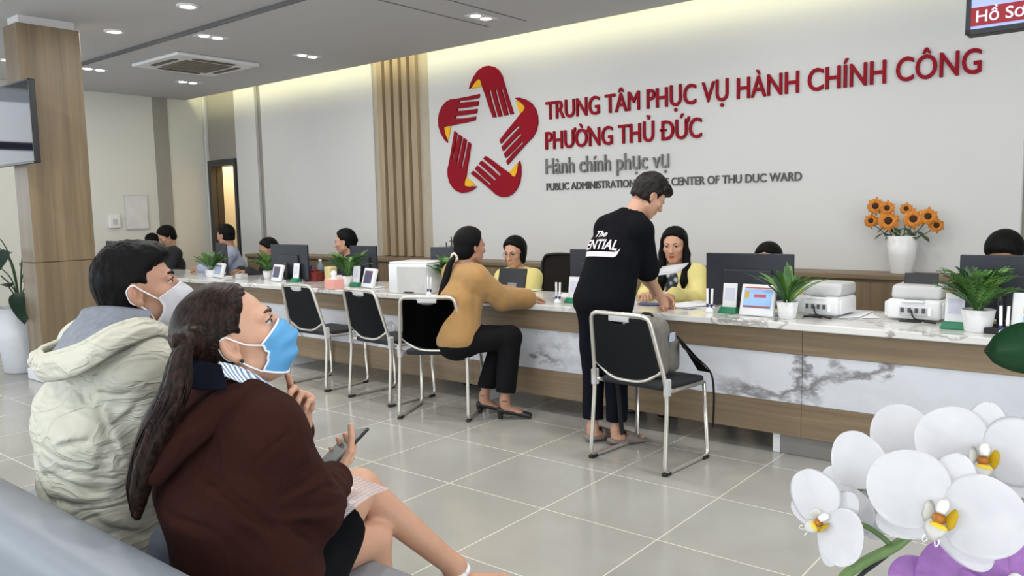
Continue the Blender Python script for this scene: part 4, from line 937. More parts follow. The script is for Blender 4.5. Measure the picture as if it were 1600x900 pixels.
def facemask(h, parent, m, medge, kind, mstrap):
    n, k = 33, 25; bm = bmesh.new(); grid = []
    if kind == 'pleated':
        cen = [(0.0, 0.0985, 0.001), (0.0, 0.1215, -0.026), (0.0, 0.1185, -0.054), (0.0, 0.101, -0.086), (0.0, 0.070, -0.112)]; st, sb = (0.0715, 0.046, -0.026), (0.064, 0.026, -0.080)
    else:
        cen = [(0.0, 0.1025, -0.002), (0.0, 0.126, -0.028), (0.0, 0.129, -0.060), (0.0, 0.112, -0.100), (0.0, 0.060, -0.124)]; st, sb = (0.0735, 0.038, -0.028), (0.067, 0.018, -0.090)
    cc = catmull(cen, 6)
    for i in range(k):
        v = i / (k - 1); c = np.interp(v * (len(cc) - 1), range(len(cc)), [q[1] for q in cc]), np.interp(v * (len(cc) - 1), range(len(cc)), [q[2] for q in cc])
        s1 = np.array(st) * (1 - v) + np.array(sb) * v
        if kind != 'pleated': s1 = s1 + np.array((0, 0.016, 0)) * math.sin(v * PI)      # notched sides
        else: s1 = s1 + np.array((-0.004, 0.014, 0)) * math.sin(v * PI)
        row = []
        for j in range(n):
            u = -1 + 2 * j / (n - 1); a = abs(u); s = a ** 2.0; y = c[0] * (1 - s) + s1[1] * s; z = c[1] * (1 - s) + s1[2] * s; x = s1[0] * math.sin(a * PI / 2) ** 0.92 * (1 if u > 0 else -1)
            if kind == 'pleated':
                pl = math.sin(v * PI * 6.2) ; y += 0.0042 * pl * (1 - s * 0.5); z += 0.001 * pl
            else: y += 0.003 * math.exp(-(u / 0.05) ** 2)
            row.append(bm.verts.new(h.w(x, y, z).tolist()))
        grid.append(row)
    for i in range(k - 1):
        for j in range(n - 1): bm.faces.new((grid[i][j], grid[i][j + 1], grid[i + 1][j + 1], grid[i + 1][j]))
    border = [[v.co.copy() for v in grid[0]], [v.co.copy() for v in grid[-1]], [r_[0].co.copy() for r_ in grid], [r_[-1].co.copy() for r_ in grid]]
    bmesh.ops.solidify(bm, geom=bm.faces[:], thickness=0.0018)
    o = fin(bm, 'face_mask', m, parent, True, True)
    bm = bmesh.new()
    for b_ in border[:1 if kind != 'pleated' else 4]: tube(bm, b_, 0.0024 if kind == 'pleated' else 0.0012, 6)
    e = fin(bm, 'mask_edge', medge, o, True)
    for s in (-1, 1):
        bm = bmesh.new()
        t_, b_ = h.w(s * st[0], st[1], st[2]), h.w(s * sb[0], sb[1], sb[2])
        tube(bm, catmull([t_, h.w(s * 0.0795, 0.022, -0.012), h.w(s * 0.0835, 0.004, 0.006), h.w(s * 0.088, -0.012, 0.022), h.w(s * 0.084, -0.030, 0.010), h.w(s * 0.080, -0.028, -0.020), h.w(s * 0.084, -0.014, -0.032), h.w(s * 0.080, -0.004, -0.040), h.w(s * 0.0745, 0.010, -0.060), b_], 6), 0.0019, 6)
        fin(bm, 'ear_loop', mstrap, o, True)
M_MASKW = mat('white_mask_fabric', (232, 233, 238), 0.8, var=0.01, bump=0.08, bscale=600)
facemask(hA, A, mat('sky_blue_mask_fabric', (122, 200, 246), 0.75, var=0.03, vscale=30, bump=0.06, bscale=700), M_MASKW, 'pleated', M_MASKW)
# white strapped sandal on the crossed leg
an, to = V3(*JA['anR']), V3(*JA['toeR'])
def sandA(P):
    u = to - an; s_ = np.cross(u, (0, 0, 1)); d = ec(P, an + V3(-.005, -.01, -.085), to + V3(0, 0, -.028), s_, (.036, .012), (.042, .010)); return d
sobj('sandal_sole', surf(sandA, an - .25, an + .28, 0.006), M_WHITEPL, A)
ltube('sandal_strap', [[an + V3(.040 * math.cos(a), .036 * math.sin(a), -.012 + .012 * math.sin(a)) for a in np.linspace(0, 2 * PI, 21)]], M_WHITEPL, A, 0.008, 6)
# phone in her hand
ph = thing('smartphone', 'black smartphone held in the hand of the woman in brown', 'phone', tuple(float(x) for x in HRA.w(0.004, .105, -.0235)))
_hz = Vector((-HRA.M[:, 2]).tolist()); _hx = Vector((HRA.M[:, 1] * .93 + HRA.M[:, 0] * .36).tolist()).normalized(); _hz = (_hz - _hx * _hz.dot(_hx)).normalized(); _hy = _hz.cross(_hx)
ph.rotation_euler = Matrix((( _hx.x, _hy.x, _hz.x), (_hx.y, _hy.y, _hz.y), (_hx.z, _hy.z, _hz.z))).to_euler()
fin(rbox(-0.076, 0.076, -0.0365, 0.0365, -0.0045, 0.0045, 0.004, 3), 'casing', mat('black_phone_shell', (18, 19, 22), 0.3), ph, True)
fin(rbox(-0.073, 0.073, -0.0338, 0.0338, 0.0044, 0.0052, 0.0003, 1), 'screen', mat('dark_phone_glass', (52, 56, 58), 0.3), ph)
bm = bmesh.new(); lathe(bm, [(0, 0.0056), (0.0022, 0.0056)], 10, (0.069, 0, 0)); fin(bm, 'camera_hole', M_BLACK, ph)
# ------------------------------------------------------------------ man in the pale windbreaker (on the bench, behind her)
Bp = person('man in pale beige hooded windbreaker and white mask seated on the bench', (-2.08, 0.92, 0))
_m = headM(27, 11, 0); _e = np.array(atY(213, 462, 0.935)[:]); hB = Head(_e - _m @ (V3(.082, -.010, -.006) * .93), _m, .93, .012)
JB = dict(pelvis=(-2.13, .90, .585), chest=(-2.10, .88, .90), neck=(-2.045, .92, 1.09), shR=(-1.915, .905, 1.035), elR=(-1.925, 1.02, .775), wrR=(-2.02, 1.25, .70),
          shL=(-2.245, .945, 1.045), elL=(-2.30, 1.08, .80), wrL=(-2.18, 1.28, .70), hipR=(-2.03, .95, .565), knR=(-2.00, 1.40, .54), anR=(-2.00, 1.46, .10), toeR=(-2.00, 1.64, .035),
          hipL=(-2.22, .95, .565), knL=(-2.26, 1.40, .54), anL=(-2.27, 1.46, .10), toeL=(-2.30, 1.64, .035))
M_BEIGE = mat('pale_beige_nylon', (200, 199, 184), 0.55, var=0.03, vscale=14, bump=0.05, bscale=400, fold=0.55, fscale=7.5, fstretch=(0.8, 0.8, 1.9))
M_LINING = mat('grey_marl_lining', (128, 134, 144), 0.9, var=0.12, vscale=60)
def foldB(P):
    d = 0.006 * (0.4 - np.abs(vnoise(P @ np.array([[.8, 0, .6], [0, 1, 0], [-.6, 0, .8]], F) * V3(7, 6, 20), 7))) + 0.0025 * vnoise(P * V3(24, 18, 30), 5)
    for pts, am, w in (([(-1.895, .814, 1.042), (-1.939, .823, .949), (-1.925, .832, .889), (-1.914, .853, .817)], .015, .009), ([(-2.069, .743, .79), (-1.991, .771, .763), (-1.949, .818, .742)], .012, .009), ([(-2.066, .747, .722), (-2.0, .77, .715), (-1.937, .841, .722)], .010, .008), ([(-2.003, .747, .861), (-1.97, .77, .872), (-1.94, .794, .875)], .010, .008), ([(-2.023, .768, .946), (-1.99, .78, .94), (-1.96, .80, .95)], .008, .008), ([(-1.86, .88, .97), (-1.896, .867, .928), (-1.925, .832, .889)], .010, .008)):
        d = d + fold_line(P, pts, am, w, (.004, -.002, .018))
    for a, b, am, w in (((-1.88, .84, .97), (-1.95, .80, .72), .014, .016), ((-1.90, .86, .82), (-1.88, 1.0, .74), .012, .014), ((-1.87, .95, .90), (-1.89, 1.02, .76), .010, .012), ((-1.93, .80, .74), (-1.90, 1.02, .68), .012, .014),
                        ((-2.24, .78, .72), (-2.02, .76, .64), .012, .016), ((-2.22, .76, .80), (-2.06, .75, .70), .010, .014), ((-2.20, .80, .64), (-1.98, .84, .60), .012, .012), ((-1.97, .80, .68), (-1.93, .92, .60), .012, .014), ((-2.16, .77, .98), (-2.12, .75, .80), .008, .018)):
        d = d + crease(P, a, b, am, w) - crease(P, V3(*a) + V3(0.02, -0.01, 0.02), V3(*b) + V3(0.02, -0.01, 0.02), am * 0.7, w)
    return d
figure(Bp, JB, hB, M_SKIN2, hb=0.011, hh=0.0026, hands=(Hand(JB['wrR'], (-0.5, .8, -.25), (0.6, 0, .8), 1, 0.98), Hand(JB['wrL'], (0.4, .8, -.25), (-0.6, 0, .8), -1, 0.98)),
       top=dict(name='windbreaker', mat=M_BEIGE, e=0.026, frac=1.95, hem=(-2.13, .9, .555), folds=foldB, h=0.0058, nr=0.066, cuff=0.01, skirtout=0.05, smooth=0.035), bulk=1.05,
       pants=dict(name='jeans', mat=mat('light_blue_denim', (150, 160, 178), 0.85, var=0.08, vscale=40, bump=0.1, bscale=600), e=0.018, h=0.010), shoes=dict(mat=M_SHOE))
def waistB(P): return np.maximum(np.maximum(ec(P, (-2.13, .90, .52), (-2.125, .895, .66), (1, .1, 0), (.176, .134), (.170, .125)), P[:, 2] - .60), .52 - P[:, 2])
sobj('undershirt_hem', surf(waistB, (-2.4, .7, .5), (-1.9, 1.1, .64), 0.008), mat('navy_undershirt', (30, 32, 44), 0.9), Bp)
rimN = [(-1.925, .985, 1.125), (-1.915, .93, 1.150), (-1.875, .84, 1.146), (-1.91, .775, 1.108), (-2.03, .745, 1.078), (-2.10, .765, 1.075)]
hood_patch('hood', Bp, M_BEIGE, rimN, [(-1.90, .985, 1.10), (-1.865, .93, 1.115), (-1.835, .83, 1.095), (-1.885, .755, 1.045), (-2.02, .735, 1.020), (-2.11, .77, 1.03)], (-2.04, .92, 1.0), .022, .008, up=.1, wr=.007, seed=5, roll=.009)
rimF = [(-2.13, .99, 1.13), (-2.17, .96, 1.145), (-2.20, .92, 1.12), (-2.225, .87, 1.085), (-2.17, .79, 1.075), (-2.10, .765, 1.075)]
hood_patch('hood', Bp, M_BEIGE, rimF, [(-2.16, .99, 1.09), (-2.22, .95, 1.10), (-2.25, .90, 1.07), (-2.26, .85, 1.04), (-2.19, .775, 1.03), (-2.11, .755, 1.025)], (-2.04, .92, 1.0), .02, .008, up=.1, wr=.006, seed=8, roll=.009)
hood_patch('hood_lining', Bp, M_LINING, [(p[0], p[1], p[2] - .004) for p in rimN[1:]], [(-1.945, .965, 1.168), (-1.985, .885, 1.185), (-2.06, .855, 1.178), (-2.13, .865, 1.150), (-2.16, .84, 1.110)], (-2.04, .86, 1.40), .016, .004, up=-.2, wr=.005, seed=3, roll=0)
def hairB(L, P):
    d = hair_cap(L, slope=0.42, y0=0.022, t=0.006, bottom=-0.070, top=0.020, earr=0.040)
    fr = el(L, (0, 0.045, 0.088), (0.066, 0.052, 0.034)); d = smin(d, fr, 0.03)
    n = vnoise(np.stack([L[:, 0] * 150, L[:, 1] * 150, L[:, 2] * 36], 1), 3); return d + 0.0024 * n + 0.003 * vnoise(L * 45, 5) * np.clip(L[:, 2] * 12, 0, 1)
sobj('hair', surf(lambda P: hairB(hB.loc(P), P) * hB.s, hB.c - 0.18, hB.c + 0.18, 0.003), M_HAIRB, Bp)
brows(hB, Bp, M_HAIRB, 0.0036)
facemask(hB, Bp, M_MASKW, M_MASKW, 'cup', M_MASKW)
# ------------------------------------------------------------------ standing man in the black printed T-shirt
Cp = person('standing man in black printed T-shirt leaning over the counter', (-2.5, 4.0, 0))
hC = Head((-2.362, 4.20, 1.452), headM(38, -36, 0), 0.98)
JC = dict(pelvis=(-2.515, 3.925, .865), chest=(-2.485, 4.00, 1.14), neck=(-2.415, 4.085, 1.34), shR=(-2.325, 4.03, 1.255), elR=(-2.33, 4.12, 1.005), wrR=(-2.365, 4.33, .835),
          shL=(-2.565, 4.06, 1.265), elL=(-2.53, 4.26, 1.04), wrL=(-2.42, 4.42, .85), hipR=(-2.43, 3.945, .84), knR=(-2.46, 3.97, .46), anR=(-2.445, 3.945, .085), toeR=(-2.375, 4.10, .03),
          hipL=(-2.60, 3.935, .84), knL=(-2.605, 3.95, .46), anL=(-2.60, 3.925, .085), toeL=(-2.55, 4.09, .03))
M_TEE = mat('black_cotton', (10, 11, 17), 0.95, var=0.1, vscale=30, spec=0.15)
def foldC(P):
    d = 0.006 * vnoise(P * V3(11, 11, 4), 3)
    for a, b, am, w in (((-2.36, 3.94, 1.20), (-2.40, 3.86, .90), .012, .02), ((-2.55, 3.90, 1.0), (-2.62, 3.84, .80), .010, .02), ((-2.45, 3.86, 1.0), (-2.48, 3.80, .80), .008, .02)): d = d + crease(P, a, b, am, w)
    return d
figure(Cp, JC, hC, M_SKIN, hb=0.011, hh=0.006, hands=(Hand(JC['wrR'], (0.1, .85, -.45), (0.75, -.3, .5), 1, 0.95, curl=(40, 45, 30)), Hand(JC['wrL'], (0.5, .6, -.4), (-.2, .3, .9), -1, 0.95, curl=(30, 35, 20))),
       top=dict(name='t_shirt', mat=M_TEE, e=0.026, frac=0.92, hem=(-2.52, 3.92, .795), folds=foldC, h=0.008, skirtout=0.10, nr=0.064), bulk=0.93, 
       pants=dict(name='trousers', mat=mat('navy_jersey_trousers', (13, 15, 26), 0.95, var=0.1, vscale=30, spec=0.15), e=0.022, len=0.86, folds=lambda P: 0.006 * vnoise(P * V3(12, 12, 9), 5)),
       hair=dict(f=lambda L, P: smin(hair_cap(L, slope=0.35, y0=0.03, t=0.016, bottom=-0.05, top=0.03, earr=0.036), el(L, (0, .06, .085), (.07, .05, .035)), .03) + 0.006 * vnoise(L * 60, 5), mat=mat('dark_brown_short_hair', (18, 13, 12), 0.5, spec=0.25, bump=0.3, bscale=200), h=0.005))
for s in 'LR':
    an, to = V3(*JC['an' + s]), V3(*JC['toe' + s]); u = to - an
    def sl(P): return np.maximum(ec(P, an + V3(0, 0, -.068) - u * .22, to + V3(0, 0, -.016) + u * .1, np.cross(u, (0, 0, 1)), (.044, .016), (.052, .014)), -P[:, 2] + 0.001)
    so = sobj('sandal_sole', surf(sl, (an + to) / 2 - .22, (an + to) / 2 + .22, 0.006), mat('taupe_slide_foam', (128, 116, 110), 0.8), Cp)
    def st(P):
        c = an + u * .62 + V3(0, 0, -.03); return np.maximum(np.maximum(ec(P, c - u * .28, c + u * .25, np.cross(u, (0, 0, 1)), (.052, .046), (.052, .036)), -ec(P, c - u * .4, c + u * .4, np.cross(u, (0, 0, 1)), (.044, .040), (.044, .030))), .004 - P[:, 2])
    sobj('sandal_strap', surf(st, (an + to) / 2 - .2, (an + to) / 2 + .2, 0.006), mat('taupe_slide_foam', (128, 116, 110), 0.8), Cp)
# printed lettering laid onto the back of the shirt
def shirtprint(parent, shirt, body, origin, ux, uz, h_, width, m, slant=0.0, off=0.004):
    me = textmesh(body, 0.02, 0); bm = bmesh.new(); bm.from_mesh(me); bmesh.ops.triangulate(bm, faces=bm.faces[:]); bmesh.ops.subdivide_edges(bm, edges=[e for e in bm.edges if e.calc_length() > 0.12], cuts=2)
    xs = [v.co.x for v in bm.verts]; x0, w0 = min(xs), max(xs) - min(xs)
    return projprint(bm, lambda c: ((c.x - x0) / w0 * width + c.y * h_ * slant, c.y * h_), parent, shirt, origin, ux, uz, m, 'back_print', off)
def projprint(bm, f2, parent, shirt, origin, ux, uz, m, name, off=0.004):
    mw = shirt.data; bvh = BVHTree.FromPolygons([v.co for v in mw.vertices], [p.vertices for p in mw.polygons])
    ux, uz = Vector(ux).normalized(), Vector(uz).normalized(); nrm = ux.cross(uz).normalized()
    kill = []
    for v in bm.verts:
        a, b = f2(v.co); p = Vector(origin) + ux * a + uz * b; hit = bvh.ray_cast(p + nrm * 0.4, -nrm, 0.8)
        if hit[0] is None: kill.append(v)
        else: v.co = hit[0] + nrm * off
    if kill: bmesh.ops.delete(bm, geom=kill, context='VERTS')
    return fin(bm, name, m, parent, False, True)
shirtC = [o for o in kids(Cp) if o.name.startswith('t_shirt')][0]
M_PRINT = mat('white_screen_print', (226, 216, 220), 0.8)
ux, uz = Vector((0.93, 0.30, -0.10)), Vector((0.10, 0.25, 0.95))
shirtprint(Cp, shirtC, 'The', (-2.535, 3.8, 1.255), ux, uz, 0.055, 0.085, M_PRINT, 0.35)
shirtprint(Cp, shirtC, 'SENTIAL', (-2.625, 3.8, 1.178), ux, uz, 0.085, 0.245, M_PRINT, 0.10)
bm = bmesh.new(); g = []
for i in range(41):
    u = i / 40; x = .25 * min(1, u / .86) + .012 * max(0, (u - .86) / .14); lo_ = -.030 - .004 * math.sin(u * 3) + .052 * max(0, (u - .80) / .20) ** 1.4; hi_ = lo_ + .030 * min(1, (1.02 - u) * 6); g.append([bm.verts.new((x, lo_ + (hi_ - lo_) * k / 3, 0)) for k in range(4)])
for a, b in zip(g, g[1:]):
    for k in range(3): bm.faces.new((a[k], b[k], b[k + 1], a[k + 1]))
projprint(bm, lambda c: (c.x, c.y), Cp, shirtC, (-2.625, 3.8, 1.168), ux, uz, M_PRINT, 'print_swoosh')
# ------------------------------------------------------------------ seated woman in the mustard sweater
Dp = person('woman in mustard sweater with long black ponytail seated at the counter', (-3.6, 3.9, 0))
hD = Head((-3.605, 3.995, 1.150), headM(16, -4, 0), 1.0)
JD = dict(pelvis=(-3.64, 3.87, .555), chest=(-3.64, 3.91, .82), neck=(-3.625, 3.95, 1.005), shR=(-3.485, 3.91, .945), elR=(-3.42, 4.08, .80), wrR=(-3.345, 4.28, .785),
          shL=(-3.76, 4.00, .955), elL=(-3.72, 4.20, .82), wrL=(-3.55, 4.36, .79), hipR=(-3.56, 3.88, .54), knR=(-3.35, 4.08, .545), anR=(-3.36, 4.02, .12), toeR=(-3.25, 4.11, .03),
          hipL=(-3.69, 3.93, .54), knL=(-3.47, 4.15, .52), anL=(-3.58, 4.06, .12), toeL=(-3.46, 4.14, .03))
M_MUST = mat('mustard_knit', (164, 126, 76), 0.95, var=0.06, vscale=20, bump=0.3, bscale=260, sheen=0.2)
def foldD(P):
    d = 0.007 * vnoise(P * V3(12, 12, 7), 3)
    for a, b, am, w in (((-3.47, 3.86, .88), (-3.44, 3.85, .62), .012, .02), ((-3.50, 3.83, .85), (-3.52, 3.80, .60), .012, .018), ((-3.42, 3.93, .86), (-3.40, 3.95, .68), .010, .018)): d = d + crease(P, a, b, am, w)
    return d
figure(Dp, JD, hD, M_SKIN2, hb=0.012, hh=0.006, hands=(Hand(JD['wrR'], (.55, .8, -.05), (0.0, 0, 1), 1, 0.9, curl=(25, 30, 20)), Hand(JD['wrL'], (.9, .3, -.05), (0, 0, 1), -1, 0.9, curl=(25, 30, 20))),
       top=dict(name='sweater', mat=M_MUST, e=0.032, frac=1.95, hem=(-3.64, 3.87, .50), folds=foldD, h=0.009, nr=0.062, skirtout=0.03),
       pants=dict(name='trousers', mat=M_PANTS, e=0.024, len=0.86),
       hair=dict(f=lambda L, P: smin(hair_cap(L, slope=0.5, y0=0.01, t=0.016, bottom=-0.09, top=0.018, earr=0.0), el(L, (0, -.055, -.03), (.06, .055, .06)), .03), mat=M_HAIRB, h=0.006))
tD = [V3(-3.655, 3.885, 1.085), V3(-3.668, 3.853, 1.04), V3(-3.68, 3.83, .96), V3(-3.70, 3.80, .85), V3(-3.715, 3.795, .76)]
ponytail('ponytail', tD, [.020, .026, .030, .028, .012], M_HAIRB, Dp, (1, -.3, 0), 0.7, 40, 0.002, 5, h=0.008)
ltube('scrunchie', [[tD[0] + V3(0.024 * math.cos(a), 0.0, 0.024 * math.sin(a)) for a in np.linspace(0, 2 * PI, 15)]], mat('cream_scrunchie', (220, 206, 184), 0.9), Dp, 0.010, 8)
for s in 'LR':
    an, to = V3(*JD['an' + s]), V3(*JD['toe' + s]); u = to - an; u[2] = 0; u /= np.linalg.norm(u); sd = np.cross(u, (0, 0, 1))
    def pump(P):
        d = ec(P, an - u * .025 + V3(0, 0, -.055), to + u * .02 + V3(0, 0, -.008), sd, (.036, .024), (.040, .018)); d = np.maximum(d, -ec(P, an - u * .005 + V3(0, 0, -.02), an + u * .085 + V3(0, 0, -.03), sd, (.028, .035), (.028, .035)))
        d = smin(d, rc(P, an - u * .035 + V3(0, 0, -.06), an - u * .03 + V3(0, 0, -.108), .020, .017), .01); return np.maximum(d, 0.002 - P[:, 2])
    sobj('heeled_shoe', surf(pump, (an + to) / 2 - .2, (an + to) / 2 + .2, 0.006), M_SHOE, Dp)
    ltube('ankle_strap', [[an + u * .030 * math.cos(a) + sd * .034 * math.sin(a) + V3(0, 0, .008) for a in np.linspace(0, 2 * PI, 17)]], M_SHOE, Dp, 0.004, 6)
# ------------------------------------------------------------------ clerks behind the counter
def clerk(px, py, y, label, yaw, pitch, skin, topm, hairf, topname='jacket', long=None, drop=0.0, armsfwd=True, e=0.022, glasses=False, lip=False, hd_s=1.0, frac=1.95):
    eye = atY(px, py, y); M = headM(yaw, pitch); c = np.array(eye[:]) - M @ V3(0, 0.05, 0.008)
    fx, fy = math.sin(R(yaw * 0.5 if abs(yaw) < 100 else 180 + (yaw - 180) * 0.5)), math.cos(R(yaw * 0.5 if abs(yaw) < 100 else 180 + (yaw - 180) * 0.5))
    f = np.array([fx, fy, 0]); r_ = np.array([fy, -fx, 0]); z = float(c[2])
    nk = np.array([c[0], c[1], 0]) - f * 0.045; o = lambda fw, rt, zz: tuple((np.array([nk[0], nk[1], 0]) + f * fw + r_ * rt + np.array([0, 0, zz])).tolist())
    root = person(label, (float(nk[0]), float(nk[1]), 0)); h = Head(c, M, hd_s); dz = z - 1.14
    J = dict(neck=o(0, 0, z - .155), chest=o(-.02, 0, z - .34), pelvis=o(-.03, 0, .56), shR=o(0, .155, z - .215), shL=o(0, -.155, z - .215), elR=o(.10, .20, z - .385), elL=o(.10, -.20, z - .385), wrR=o(.33, .10, .795), wrL=o(.33, -.10, .795),
             hipR=o(.0, .09, .55), hipL=o(.0, -.09, .55), knR=o(.36, .11, .50), knL=o(.36, -.11, .50), anR=o(.40, .11, .10), anL=o(.40, -.11, .10), toeR=o(.56, .12, .03), toeL=o(.56, -.12, .03))
    figure(root, J, h, skin, hb=0.014, hh=0.006, hands=(Hand(J['wrR'], o(.5, .02, 0) - np.array(o(.33, .1, 0)), (0, 0, 1), 1, .9), Hand(J['wrL'], np.array(o(.5, -.02, 0)) - np.array(o(.33, -.1, 0)), (0, 0, 1), -1, .9)),
           top=dict(name=topname, mat=topm, e=e, frac=frac, hem=o(0, 0, .50), folds=lambda P: .006 * vnoise(P * V3(11, 11, 8), 3), h=0.012, nr=.060),
           pants=dict(name='trousers', mat=M_PANTS, e=.015, h=.016), hair=dict(f=hairf, mat=M_HAIRB, h=0.006, lo=long or .17), shoes=dict(mat=M_SHOE))
    if glasses:
        paths = []
        for s in (-1, 1):
            paths.append([h.w(s * .033 + .021 * math.cos(a), .100, .006 + .017 * math.sin(a)) for a in np.linspace(0, 2 * PI, 17)]); paths.append([h.w(s * .054, .099, .010), h.w(s * .078, .05, .010), h.w(s * .080, -.01, .008)])
        paths.append([h.w(-.012, .101, .009), h.w(.012, .101, .009)]); ltube('spectacles', paths, mat('thin_spectacle_wire', (120, 110, 104), 0.35, 0.6), root, .0014, 6)
    if lip: lips(h, root)
    brows(h, root, M_HAIRB, .0022)
    return root, h, J
M_YELLOW = mat('pale_yellow_uniform_cloth', (224, 212, 140), 0.8, var=0.05, vscale=16)
M_LBLUE = mat('pale_blue_shirt_cloth', (158, 166, 188), 0.85, var=0.04)
M_BLK = mat('black_jacket_cloth', (30, 31, 36), 0.85, var=0.1)
bob = lambda L, P: smax(smin(hair_cap(L, slope=0.75, y0=0.0, t=0.020, bottom=-0.075, top=0.022, earr=0), el(np.concatenate([np.abs(L[:, :1]), L[:, 1:]], 1), (.072, -.005, -.035), (.022, .035, .06)), .02), -el(L, (0, .10, -.02), (.062, .06, .085)), .01)
def longhair(L, P):
    A_ = np.concatenate([np.abs(L[:, :1]), L[:, 1:]], 1); d = hair_cap(L, slope=0.75, y0=0.004, t=0.016, bottom=-0.10, top=0.016, earr=0)
    d = smin(d, chain(A_, [(.076, .0, .03), (.085, .005, -.06), (.088, .03, -.14), (.078, .075, -.24), (.072, .085, -.30)], [.020, .026, .030, .028, .012], .02), .02)
    d = smin(d, ec(L, (0, -.06, -.02), (0, -.075, -.24), (1, 0, 0), (.075, .035), (.085, .03)), .03)
    d = smax(d, -rc(L, (0, .04, .105), (0, .13, .02), .003, .002), .004)
    return d + .0025 * vnoise(np.stack([L[:, 0] * 90, L[:, 1] * 90, L[:, 2] * 8], 1), 6)
tied = lambda L, P: smin(hair_cap(L, slope=0.6, y0=0.008, t=0.014, bottom=-0.08, top=0.016, earr=0.034), el(L, (0, -.10, .0), (.035, .035, .035)), .02)
short = lambda L, P: hair_cap(L, slope=0.4, y0=0.026, t=0.010, bottom=-0.06, top=0.016, earr=0.036) + .003 * vnoise(L * 60, 4)
capf = lambda L, P: hair_cap(L, slope=0.7, y0=0.016, t=0.022, bottom=-0.12, top=0.02, earr=0)
clerk(799, 396, 5.1, 'clerk with short dark bob and glasses in pale yellow jacket', 172, -12, M_SKIN, M_YELLOW, bob, glasses=True)
F_, hF, JF = clerk(1051, 384, 5.08, 'clerk with long straight black hair in pale yellow jacket', 166, -8, M_SKIN, M_YELLOW, longhair, long=.34, lip=True)
def teeF(P): return np.maximum(np.maximum(ec(P, V3(*JF['chest']) + V3(0, 0, -.2), V3(*JF['chest']) + V3(0, 0, .12), (1, 0, 0), (.105, .158), (.075, .128)), .62 - P[:, 2]), P[:, 1] - JF['chest'][1] + .05)
M_TEEF, _nt, _b = newmat('black_tee_with_grey_print'); _tc = N(_nt, 'ShaderNodeTexCoord'); _v = N(_nt, 'ShaderNodeTexVoronoi'); _v.inputs['Scale'].default_value = 26
_nt.links.new(_tc.outputs['Object'], _v.inputs['Vector']); _r = ramp(_nt, [(0.25, srgb(190, 196, 206)), (0.42, srgb(90, 100, 116)), (0.6, srgb(28, 28, 32))]); _nt.links.new(_v.outputs['Distance'], _r.inputs[0]); _nt.links.new(_r.outputs[0], _b.inputs['Base Color'])
sobj('printed_shirt_front', surf(teeF, V3(*JF['chest']) - .3, V3(*JF['chest']) + .3, .009), M_TEEF, F_)
clerk(1196, 411, 5.25, 'clerk with dark tied hair mostly hidden by the wide monitor left of the printer', 178, -14, M_SKIN, M_YELLOW, tied)
clerk(1567, 406, 5.2, 'clerk with bowed black head behind the monitor at the right edge', 180, -38, M_SKIN2, M_YELLOW, capf)
clerk(531, 378, 5.1, 'clerk with tied black hair and dark jacket left of the wooden wall slats', 235, -8, M_SKIN, M_BLK, tied)
clerk(412, 392, 5.1, 'clerk with bowed dark head between two small plants at the far desks', 200, -20, M_SKIN2, M_BLK, tied)
clerk(347, 368, 5.1, 'man with short hair in pale blue shirt near the far doorway', 250, -6, M_SKIN2, M_LBLUE, short, topname='shirt')
clerk(254, 372, 5.0, 'person with black hair in dark jacket bending above the masked man', 200, -30, M_SKIN, M_BLK, capf)
clerk(232, 381, 5.22, 'person with dark hair furthest back, left of the bending dark jacket', 240, -15, M_SKIN, M_BLK, short)
# ------------------------------------------------------------------ things on the counter
def monitor(px0, px1, pyt, y, label, rot=0.0, h=0.33):
    a, b = atY(px0, pyt, y), atY(px1, pyt, y); w = (b - a).length / 2; c = (a + b) / 2
    t = thing('computer_monitor', label, 'monitor', (c.x, c.y, CT), rot, 'staff monitors seen from behind'); top = c.z - CT
    fin(rbox(-w, w, 0, 0.022, top - h, top, 0.006, 2), 'panel', M_SCREENOFF, t)
    fin(rbox(-w * 0.55, w * 0.55, -0.018, 0.0, top - h * 0.85, top - h * 0.3, 0.008, 2), 'rear_housing', M_SCREENOFF, t)
    fin(rbox(-w + 0.012, w - 0.012, 0.0215, 0.0228, top - h + 0.018, top - 0.01, 0), 'screen', mat('monitor_glow', (120, 140, 170), 0.3, emit=0.3), t)
    bm = bmesh.new(); tube(bm, fillet([(0, 0.01, 0.008), (0, -0.03, 0.05), (0, -0.012, top - h * 0.55)], 0.03), [0.02] * 8, 10, True, 1.8); fin(bm, 'stand_neck', M_DARKPL, t, True)
    fin(rbox(-0.10, 0.10, -0.075, 0.075, 0, 0.012, 0.005, 2), 'stand_foot', M_DARKPL, t)
    return t
monitor(1103, 1240, 396, 4.74, 'wide black monitor behind the plant left of the printer')
monitor(1500, 1640, 399, 4.72, 'wide black monitor behind the fern at the right edge')
monitor(890, 978, 390, 4.76, 'black monitor partly behind the standing man')
monitor(678, 716, 386, 4.76, 'narrow dark monitor behind the mustard woman', R(25), 0.27)
monitor(546, 587, 384, 4.86, 'dark monitor just left of the wooden wall slats')
monitor(422, 479, 382, 4.62, 'dark monitor above the white tablet stand, far desks')
monitor(326, 362, 380, 4.78, 'dark monitor in front of the man in pale blue shirt', R(-18))
monitor(165, 232, 377, 4.50, 'dark monitor just above the masked man’s hair')
